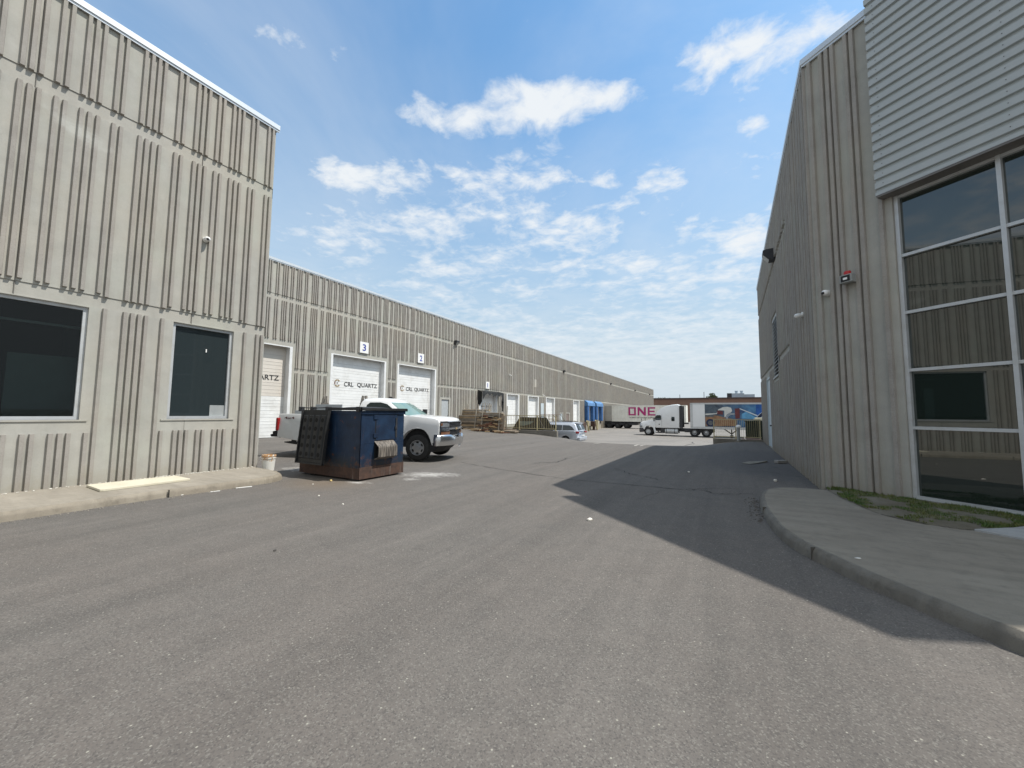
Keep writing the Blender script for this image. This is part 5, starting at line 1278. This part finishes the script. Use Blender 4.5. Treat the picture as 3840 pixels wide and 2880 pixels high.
# ---- shipping container on a chassis backed on to the warehouse
oz = yard_z(69.5)
CONT = varied('container_paint', (.78, .77, .70), .6, .05, .8, grime=(.5, .47, .4), gamt=.3)
CONTD = varied('container_grey', (.38, .365, .33), .7, .12, 1.2)
MAG = varied('magenta_print', (.42, .03, .17), .5, .06, 2)
ct = empty('container_trailer', (-20.5, 69.5, oz), 0, 'cream shipping container with magenta lettering on a trailer backed to the warehouse', 'container trailer')
b = MB(); b.box(1.76, 14.0, .04, 2.44, 1.22, 4.05); nn = 50
for k in range(nn):
    x = 1.8+k*(12.1/nn); b.add([(x, .04, 1.35), (x+.06, .0, 1.35), (x+.16, .0, 1.35), (x+.22, .04, 1.35), (x, .04, 3.95), (x+.06, .0, 3.95), (x+.16, .0, 3.95), (x+.22, .04, 3.95)], [(0, 1, 5, 4), (1, 2, 6, 5), (2, 3, 7, 6), (0, 1, 2, 3), (4, 5, 6, 7)])
b.box(1.76, 14.0, -.015, .05, 3.95, 4.06); b.box(1.76, 14.0, -.015, .05, 1.2, 1.35)
cb = b.build('container', [CONT], ct, True)
b = MB(); b.box(.5, 1.75, .02, 2.46, 1.22, 4.02); b.build('rear_section', [CONTD], ct, True, bevel=.02)
b = MB(); b.box(.5, 14.2, .3, 2.1, .95, 1.2); b.box(.6, 6.0, .1, 2.3, .6, .95); b.box(.5, .6, .0, 2.44, .5, 1.2); b.build('chassis', [DARK], ct, True)
class OF: m = Matrix.Translation((-20.5, 69.5, oz))
def block(pts, name='lettering'):
    g = MB(); g.prism(pts, -.026, -.018); g.build(name, [MAG], cb, True)
u0, z0, hh = 4.72, 2.30, 1.42
def rect(a, c, d, e): return [(u0+a*1.1, z0+c), (u0+d*1.1, z0+c), (u0+d*1.1, z0+e), (u0+a*1.1, z0+e)]
for q in (rect(0, 0, .27, hh), rect(.88, 0, 1.15, hh), rect(.27, 0, .88, .24), rect(.27, hh-.24, .88, hh)): block(q)                # O
block(rect(1.42, 0, 1.68, hh)); block(rect(2.38, 0, 2.66, hh))
block([(u0+1.848, z0+hh), (u0+1.848, z0+hh*.62), (u0+2.618, z0), (u0+2.618, z0+hh*.38)])                                               # N
for q in (rect(2.95, 0, 3.22, hh), rect(3.22, 0, 4.05, .24), rect(3.22, hh-.24, 4.05, hh), rect(3.22, hh*.42, 3.95, hh*.58)): block(q)  # E
text_on('lettering', 'OCEAN NETWORK EXPRESS', OF, u0+2.3, -.022, 1.93, .20, 4.5, INK, cb)
for x in (1.25, 2.75, 4.3):
    for y in (.30, 2.15): wheel(ct, x, y, .52, .52, .56, -1 if y < 1 else 1, .52, 'alu', varied('dark_rim', (.07, .07, .07), .6))
g = MB(); g.box(11.2, 11.35, .4, .55, .2, 1.0); g.box(11.2, 11.35, 1.9, 2.05, .2, 1.0); g.build('landing_leg', [DARK], ct, True)

# ------------------------------------------------------------------ low walls and yellow railings beside the ramp
WALLC = m_walk('old_wall_concrete', (.23, .215, .185), (.16, .15, .13), (.085, .08, .07))
b = MB(); b.box(-15.6, WX, 25.70, 25.95, -1.0, .26); tag(b.build('retaining_wall', [WALLC], bevel=.012), 'low stained concrete wall under the railing in front of the silver minivan', 'wall')
b = MB(); b.box(EX, 1.56, 26.40, 26.60, -1.0, .10); tag(b.build('retaining_wall', [WALLC], bevel=.012), 'low shaded concrete wall under the short railing beside the right-hand building', 'wall')
def railing(x0, x1, y, z0, h, posts, n, label):
    e = empty('railing', (x0, y, z0), 0, label, 'railing')
    b = MB(); b.box(x0, x1, y-.025, y+.025, z0+h-.05, z0+h); b.build('top_rail', [YELLOW], e)
    b = MB(); b.box(x0, x1, y-.02, y+.02, z0+.10, z0+.145); b.build('bottom_rail', [YELLOW], e)
    for x in posts:
        b = MB(); b.box(x-.03, x+.03, y-.0305, y+.0305, z0-.02, z0+h+.003); b.box(x-.07, x+.07, y-.07, y+.07, z0-.01, z0+.012); b.build('post', [YELLOW], e)
    for k in range(n):
        x = x0+(k+.5)*(x1-x0)/n
        b = MB(); b.box(x-.0075, x+.0075, y-.0075, y+.0075, z0+.145, z0+h-.05); b.build('baluster', [YELLOW], e)
railing(-15.5, WX-.10, 25.82, .26, 1.09, (-15.42, -13.93, -12.45, -10.98), 33, 'long faded yellow railing on the stained wall in front of the minivan')
railing(-1.0, 1.44, 26.5, .10, 1.16, (-.97, .17, 1.38), 24, 'short faded yellow railing beside the right-hand building')
# dark skip behind the long railing
SKIPM = varied('black_skip_paint', (.022, .02, .019), .65, .3, 2, grime=(.07, .045, .03), gamt=.6)
sk = empty('skip', (-13.6, 27.3, yard_z(27)), 0, 'black skip with sloping ends behind the long yellow railing', 'skip')
zz = yard_z(27.2); X0, X1 = -15.05, -12.15; top = 1.17
P = [(X0, zz+1.0), (X0+.75, top), (X1-.55, top), (X1, zz+1.2), (X1-.25, zz+.12), (X0+.5, zz+.12)]
b = MB(); b.prism(P, 26.5, 26.56); b.prism(P, 28.0, 28.06)
for i in (1, 3, 4, 5): p, q = P[i], P[(i+1) % 6]; (b.add([(p[0], 26.56, p[1]), (q[0], 26.56, q[1]), (q[0], 28.0, q[1]), (p[0], 28.0, p[1])], [(0, 1, 2, 3)]) if i != 1 else None)
b.build('body', [SKIPM], sk)
b = MB(); b.prism([(X0+.72, top-.03), (X1-.5, top-.03), (X1-.5, top+.03), (X0+.72, top+.03)], 26.46, 26.6); b.build('rim', [SKIPM], sk)
b = MB(); b.prism([(X0+.78, top-.28), (X0+2.0, top-.28), (X0+1.7, top-.48), (X0+1.1, top-.62), (X0+.70, top-.62)], 26.485, 26.499); b.build('pale_panel', [varied('pale_teal_paint', (.16, .20, .19), .6, .2, 4)], sk)  # lighter teal shape laid on the side of the skip
for x in (X0+.9, X1-.9): b = MB(); b.box(x-.1, x+.1, 26.6, 28.0, zz, zz+.12); b.build('skid', [DARK], sk)
# brown stair rails on the dock landing
st = empty('dock_stairs', FB(37.5, -1.0, -1), FAR_ANG, 'brown steel stair and handrails rising to the dock landing by the warehouse', 'stairs')
b = MB(FB); b.box(31.4, 35.0, -1.3, -.18, .12, .30)
for k in range(7): b.box(35.0+k*.28, 35.3+k*.28, -1.3, -.18, .12-.17*(k+1), .28-.17*(k+1))
b.build('landing', [BROWNS], st)
for y in (-1.28, -.25):
    b = MB(FB)
    for z in (.82, 1.38): b.path([(31.4, y, z), (35.0, y, z), (37.2, y, z-1.25)], .028, 6)
    b.build('handrail', [BROWNS], st)
    for u, z in ((31.4, .3), (32.6, .3), (33.8, .3), (35.0, .3), (36.1, -.35), (37.2, -.95)): b = MB(FB); b.tube((u, y, z-.2), (u, y, z+1.09 if u <= 35 else z+1.08), .028, 6); b.build('post', [BROWNS], st)

# ------------------------------------------------------------------ timber racks
TIM = [varied('weathered_timber', (.26, .215, .165), .9, .3, 3, bump=.2, bscale=25), varied('brown_timber', (.36, .265, .165), .9, .25, 3), varied('fresh_timber', (.42, .30, .17), .85, .2, 3), varied('reddish_timber', (.17, .085, .055), .9, .25, 3), varied('grey_stake', (.36, .33, .28), .85, .2, 4), varied('grey_timber_face', (.25, .225, .19), .9, .25, 4), varied('dark_timber', (.10, .08, .06), .9, .3, 4)]
def rack(x0, x1, y0, y1, zb, label, stakes):
    e = empty('timber_rack', ((x0+x1)/2, (y0+y1)/2, zb), 0, label, 'timber rack')
    for x in (x0+.15, (x0+x1)/2, x1-.15): b = MB(); b.box(x-.06, x+.06, y0-.08, y1+.08, zb+.002, zb+.11); b.build('bearer', [TIM[0]], e)
    for x, y, h, lean in stakes:
        b = MB(); b.tube((x, y, zb), (x+lean, y, zb+h), .042, 4, 0, .036); b.build('stake', [TIM[4]], e)
ru = lambda a, c: R.uniform(a, c)
xl0, xl1, yl0, yl1 = -20.0, -17.45, 25.9, 27.0; zl = gz(-18.5, 26.4)
rack(xl0, xl1, yl0, yl1, zl, 'left timber rack with many tall stakes, nearer the grey door', [(-20.0, 27.1, 2.15, -.05), (-19.6, 27.1, 2.1, 0), (-19.3, 27.15, 2.25, .08), (-18.95, 27.15, 2.0, .03), (-18.6, 27.15, 2.05, 0), (-18.05, 25.85, 2.35, .22), (-17.9, 27.15, 2.2, 0), (-17.55, 27.15, 2.15, .1), (-17.35, 26.5, 2.1, .08), (-17.05, 26.3, 2.0, .05)])
def timber(x0, x1, y, z, h, w, mat, label, group, rz=0.0, rx=0.0):
    b = MB(); b.obox(((x0+x1)/2, y, z+h/2), x1-x0, w, h, rz, rx); tag(b.build('timber', [mat], bevel=.008, seg=1), label, 'timber', group)
for col, y in enumerate((25.98, 26.22, 26.48, 26.74)):
    z = zl+.11
    lim = 1.08 if col < 2 else 1.55
    while z < zl+lim:
        h = ru(.085, .15); e0, e1 = ru(-.3, .2), ru(-.25, .3)
        timber(xl0+e0, xl1+e1, y+ru(-.05, .03), z, h-.02, .20, R.choice([TIM[0], TIM[1], TIM[5], TIM[6], TIM[1]]), 'weathered brown timber stacked in the left rack by the grey door', 'timbers stacked in the left rack'); z += h
xr0, xr1, yr0, yr1 = -17.0, -14.85, 24.75, 25.5; zr = gz(-16, 25.2)
rack(xr0, xr1, yr0, yr1, zr, 'right timber rack with two leaning stakes beside the long railing', [(xr0+.42, 24.66, 2.15, .12), (xr0+.62, 25.6, 2.1, .05), (xr1-.22, 24.66, 1.95, .10), (xr1-.10, 25.6, 1.95, .08)])
for col, y in enumerate((24.86, 25.12, 25.38)):
    z = zr+.11
    while z < zr+1.42-.06*col:
        h = ru(.06, .14); e0, e1 = ru(-.06, .35), ru(-.45, .10)
        mt = R.choice([TIM[0], TIM[5], TIM[1], TIM[3], TIM[6], TIM[2] if .4 < z-zr < 1.1 else TIM[5]]) if z < zr+1.1 else R.choice([TIM[0], TIM[5]])
        timber(xr0+e0, xr1+e1, y+ru(-.07, .03), z, h-.02, .20, mt, 'mixed brown timber offcut stacked in the right rack by the railing', 'timbers stacked in the right rack', ru(-.05, .05), ru(-.02, .02)); z += h
for k in range(22):
    x = ru(-16.6, -15.1); z = zr+ru(.25, 1.25); L = ru(.25, .7)
    b = MB(); b.obox((x, 24.72+ru(-.06, .03), z), L, ru(.16, .3), ru(.04, .1), ru(-.25, .25), ru(-.12, .12)); tag(b.build('timber', [R.choice([TIM[2], TIM[1], TIM[3], TIM[5], TIM[2]])], bevel=.005, seg=1), 'short pale or reddish offcut sticking out of the front of the right rack', 'timber', 'offcuts wedged in the right rack')
b = MB(); b.obox((-14.86, 24.80, zr+.70), .45, .05, 1.05, 0, .04); tag(b.build('timber', [TIM[0]], bevel=.006), 'broad dark board standing upright at the right end of the right rack', 'timber')
for k in range(16):
    x = ru(-18.0, -13.9); y = 24.55-.30*(x+17)+ru(-.25, .25) if x < -17 else ru(24.1, 24.6); L = ru(.35, 1.0)
    b = MB(); b.obox((x, y, gz(x, y)+.05+ru(0, .10)), L, ru(.08, .18), ru(.04, .09), ru(-.7, .7), ru(-.08, .08)); tag(b.build('timber_offcut', [R.choice([TIM[2], TIM[3], TIM[1]])], bevel=.005, seg=1), 'short broken offcut lying on the ground in front of the timber racks', 'offcut', 'offcuts fallen before the racks')
b = MB(); b.obox((-14.3, 25.2, .16), 1.0, .8, .10, .1, .04); b.obox((-14.35, 25.2, .28), .9, .1, .08, .1); b.obox((-14.3, 24.95, .05), .9, .1, .10, .1); b.obox((-14.3, 25.5, .05), .9, .1, .10, .1); tag(b.build('pallet', [TIM[0]], bevel=.006), 'dark weathered pallet on the ground under the left end of the long railing', 'pallet')

# ------------------------------------------------------------------ small things
# paint bucket at the corner of the office end
pb = empty('bucket', (-10.22, 5.62, 0), 0, 'dirty white plastic bucket by the corner of the office end', 'bucket')
BUCK = Mat('dirty_bucket', (.7, .69, .63), .5); _v = BUCK.world(); _n = BUCK.noise(_v, 9, 6, .65); _z = BUCK.xyz(_v)[2]
BUCK.set('Base Color', BUCK.mix(BUCK.ramp(BUCK.math('ADD', BUCK.math('MULTIPLY', _z, .9), _n), (.76, 0), (.86, .9)), (.72, .71, .65), (.42, .20, .05)))
b = MB(); b.lathe([(.125, .0), (.148, .30), (.158, .30), (.158, .325), (.150, .33), (.150, .35), (.162, .35), (.162, .375), (.155, .38), (.155, .395), (.150, .395), (.120, .02)], (-10.22, 5.62, .006), 'Z', 28); b.build('body', [BUCK.m], pb, smooth=40)
b = MB(); b.path([(-10.22+.165*cos(a), 5.62-.16*abs(sin(a))*.5-.1, .37-.10*sin(a)) for a in [pi*i/8 for i in range(9)]], .004, 5); b.build('handle', [ALU], pb)
BOARDM = varied('pale_yellow_board', (.58, .545, .43), .6, .06, 2, grime=(.5, .44, .3), gamt=.3)
b = MB(); b.slab([(-9.98, 2.38), (-9.22, 2.36), (-9.20, 2.40), (-9.26, 3.62), (-9.92, 3.63)], .127, .168); tag(b.build('board', [BOARDM], bevel=.006), 'pale yellow board lying on the pavement below the office end wall', 'board')
LITW = varied('white_litter', (.72, .72, .69), .6, .06, 20)
def stick(x0, y0, x1, y1, w, h, mat, name, label, cat):
    c = ((x0+x1)/2, (y0+y1)/2); b = MB(); b.obox((*c, gz(*c)+h/2+.002), math.hypot(x1-x0, y1-y0), w, h, atan2(y1-y0, x1-x0)); tag(b.build(name, [mat], bevel=min(w, h)*.2, seg=1), label, cat)
stick(-8.38, 4.02, -8.30, 4.27, .03, .012, LITW, 'litter_strip', 'long white strip lying in the gutter, right of the shorter strip', 'litter')
stick(-8.38, 3.60, -8.35, 3.74, .02, .01, LITW, 'litter_strip', 'short white strip lying in the gutter beside the left kerb', 'litter')
def stone(x, y, sx, sy, sz, mat, name, label, cat, z=None, seed=0):
    bm = bmesh.new(); bmesh.ops.create_icosphere(bm, subdivisions=2, radius=1); rr = random.Random(seed)
    for v in bm.verts:
        k = 1+.35*mnoise.noise(v.co*1.3+Vector((seed*3.1, 0, 0))); v.co = Vector((v.co.x*sx*k, v.co.y*sy*k, v.co.z*sz*k))
    me = bpy.data.meshes.new(name); bm.to_mesh(me); bm.free(); me.materials.append(mat)
    o = bpy.data.objects.new(name, me); COL.objects.link(o); o.location = (x, y, (gz(x, y) if z is None else z)+sz*.7); o.rotation_euler = (0, 0, seed*1.3)
    tag(o, label, cat); return o
STW = varied('pale_stone', (.62, .60, .54), .8, .1, 20); STD = varied('dark_pebble', (.06, .055, .05), .9); STY = varied('yellow_foam', (.62, .47, .20), .8, .1, 20)
stone(-1.79, 5.43, .055, .028, .02, STW, 'stone', 'white stone alone on the sunlit drive just outside the building shadow', 'stone', seed=1)
stone(-7.56, 5.48, .03, .025, .022, STY, 'foam_scrap', 'small yellow lump on the asphalt in front of the waste container', 'scrap', seed=2)
stone(-7.52, 5.04, .016, .014, .012, STW, 'pebble', 'tiny white pebble ahead of the yellow lump', 'pebble', seed=3)
stone(-6.41, 4.42, .02, .016, .014, STW, 'pebble', 'white pebble on the drive ahead of the waste container corner', 'pebble', seed=4)
stone(-5.51, 4.23, .018, .014, .012, STW, 'pebble', 'lone white pebble farther right on the sunlit drive', 'pebble', seed=5)
stone(-8.49, 3.22, .03, .016, .012, STW, 'stone', 'white chip at the foot of the left kerb near the pale board', 'stone', seed=6)
stone(-1.02, 11.19, .03, .03, .02, STW, 'pebble', 'pale pebble in the shade in the middle of the alley', 'pebble', seed=7)
stone(.82, 10.78, .04, .035, .035, STW, 'stone', 'white stone in the shade close to the right-hand building', 'stone', seed=8)
stone(-4.32, 2.49, .022, .016, .008, STD, 'pebble', 'black speck on the near sunlit asphalt', 'pebble', seed=9)
stone(1.02, 5.02, .028, .012, .006, LITW, 'cap', 'small white cap lying on the kerb of the right-hand pavement', 'litter', z=.127, seed=10)
def scrap(pts, z, mat, name, label, cat, curl=.02):
    b = MB(); b.add([(x, y, gz(x, y)+z+R.uniform(.002, curl)) for x, y in pts]+[(x, y, gz(x, y)+z-.004) for x, y in pts], [tuple(range(len(pts))), tuple(range(len(pts), 2*len(pts)))]+[(i, (i+1) % len(pts), len(pts)+(i+1) % len(pts), len(pts)+i) for i in range(len(pts))]); tag(b.build(name, [mat]), label, cat)
CARD = varied('grey_card', (.20, .19, .16), .85, .15, 6)
scrap([(.22, 14.15), (.45, 14.05), (.75, 14.6), (.95, 14.95), (.6, 14.9), (.42, 14.5)], .012, CARD, 'cardboard', 'torn flat cardboard on the shaded alley floor', 'cardboard', .05)
b = MB(); b.obox((1.30, 14.95, .05), .34, .16, .09, .6); tag(b.build('concrete_block', [varied('grey_block', (.28, .27, .25), .85, .1, 8)], bevel=.012), 'grey block on the ground against the shaded side wall', 'block')
b = MB()
for k in range(150):
    x = .36-abs(R.gauss(0, .10)); y = R.uniform(6.6, 8.4); s = R.uniform(.004, .014); b.obox((x, y, s*.4), s*2, s*1.5, s, R.uniform(0, 3), R.uniform(-.4, .4))
tag(b.build('gravel', [varied('loose_gravel', (.13, .12, .11), .9, .4, 40)]), 'loose dark gravel swept against the right-hand kerb', 'gravel', kind='stuff')
b = MB()
for k in range(220):
    y = R.uniform(-1, 5.2); x = -10.30+abs(R.gauss(0, .05)); s = R.uniform(.004, .015)
    if R.random() < .5: y = 3.4+abs(R.gauss(0, 1.0))
    b.obox((x, min(y, 5.25), .126+s*.4), s*2.2, s*1.6, s, R.uniform(0, 3), R.uniform(-.3, .3))
tag(b.build('rubble', [varied('white_rubble', (.58, .56, .50), .9, .2, 40)]), 'white crumbs along the foot of the office end wall', 'rubble', kind='stuff')
b = MB()
for k in range(260):
    y = R.uniform(-2, 5.0); x = -8.42+abs(R.gauss(0, .07)); q = R.uniform(.003, .012); b.obox((x, y, q*.4), q*2, q*1.5, q, R.uniform(0, 3), R.uniform(-.4, .4))
tag(b.build('gravel', [varied('gutter_grit', (.22, .20, .17), .9, .4, 40)]), 'pale grit gathered along the foot of the left kerb', 'gravel', kind='stuff')
# bollard with white cap beside the short railing, white bag and red bar behind it
e = empty('bollard', (.30, 26.15, 0), 0, 'grey bollard with rounded white cap in front of the short railing', 'bollard')
b = MB(); b.lathe([(.085, -.02), (.085, .80), (.06, .82)], (.30, 26.15, gz(.3, 26.15)), 'Z', 16); b.build('post', [GREYP], e, smooth=40)
b = MB(); b.lathe([(.06, .80), (.13, .82), (.14, .87), (.10, .95), (.001, .98)], (.31, 26.15, gz(.3, 26.15)), 'Z', 16); b.build('cap', [WPLAST], e, smooth=50)
b = MB(); b.lathe([(.15, .0), (.14, .06), (.09, .08)], (.30, 26.15, gz(.3, 26.15)-.01), 'Z', 16); b.build('base', [WALLC], e, smooth=40)
stone(.62, 26.9, .10, .1, .17, WPLAST, 'plastic_bag', 'crumpled white bag behind the short railing', 'bag', z=.02+yard_z(26.9)+.75, seed=12)
b = MB(); b.box(.35, 1.4, 26.75, 27.1, yard_z(27), .02); b.build('concrete_plinth', [WALLC]); o = bpy.data.objects['concrete_plinth']; tag(o, 'low concrete plinth behind the short railing with a white bag on it', 'plinth')
b = MB(); b.box(.50, 1.42, 26.45, 26.50, .115, .165); tag(b.build('steel_bar', [varied('red_white_bar', (.50, .35, .33), .6, .1, 3)], bevel=.006), 'pinkish bar lying along the top of the wall under the short railing', 'bar')
# dark green bin with pale boxes on top, behind the right end of the short railing
gb = empty('waste_bin', (1.3, 28.2, yard_z(28)), 0, 'dark green steel bin standing behind the right end of the short railing', 'waste bin')
GRB = varied('dark_green_paint', (.02, .032, .022), .65, .25, 3, grime=(.05, .04, .03), gamt=.4)
b = MB(); z0 = yard_z(28); b.box(.72, 2.3, 27.5, 28.9, z0+.1, 1.16); [b.box(.76+k*.2, .84+k*.2, 27.46, 27.5, z0+.15, 1.1) for k in range(7)]; b.box(.68, 2.34, 27.44, 28.94, 1.08, 1.18); b.build('body', [GRB], gb, bevel=.01)
for x in (.9, 2.1): b = MB(); b.box(x-.08, x+.08, 27.6, 28.8, z0, z0+.1); b.build('skid', [DARK], gb)
b = MB(); b.obox((1.62, 27.75, 1.235), .95, .5, .10, .05); b.obox((1.60, 27.78, 1.33), .8, .45, .07, -.04); tag(b.build('foam_sheet', [varied('cream_foam', (.66, .63, .50), .7, .06, 5)], bevel=.01), 'pale cream sheets lying on top of the dark green bin', 'sheet')
# yellow bollards and debris at the blue docks
for u, y, lean, lb in ((46.4, -1.3, .55, 'leaning yellow bollard in front of the nearer blue dock'), (47.2, -.9, 0, 'upright yellow bollard between the two blue docks'), (50.2, -1.4, .45, 'leaning yellow bollard in front of the farther blue dock'), (52.3, -.8, 0, 'upright yellow bollard beyond the farther blue dock')):
    p = FB(u, y, 0); z0 = gz(p.x, p.y); b = MB(); q = FB(u-lean*2, y+.0, 0); b.tube((p.x, p.y, z0), (q.x, q.y, z0+1.55), .11, 10); tag(b.build('bollard', [YELLOW], smooth=40), lb, 'bollard')
for u, lb in ((44.6, 'dark rusty dock plate bumper under the nearer blue dock'), (50.0, 'dark rusty dock plate bumper under the farther blue dock')):
    p = FB(u, -.9, 0); z0 = gz(p.x, p.y); e = empty('dock_stand', (p.x, p.y, z0), FAR_ANG, lb, 'dock stand')
    b = MB(FB); b.box(u-.75, u+.75, -1.2, -.6, z0+.55, z0+1.35); b.build('plate', [RUST], e, bevel=.03)
    b = MB(FB); b.box(u-.15, u+.15, -1.05, -.75, z0+.05, z0+.55); b.box(u-.5, u+.6, -1.3, -.5, z0, z0+.06); b.build('foot', [RUST], e, bevel=.02)
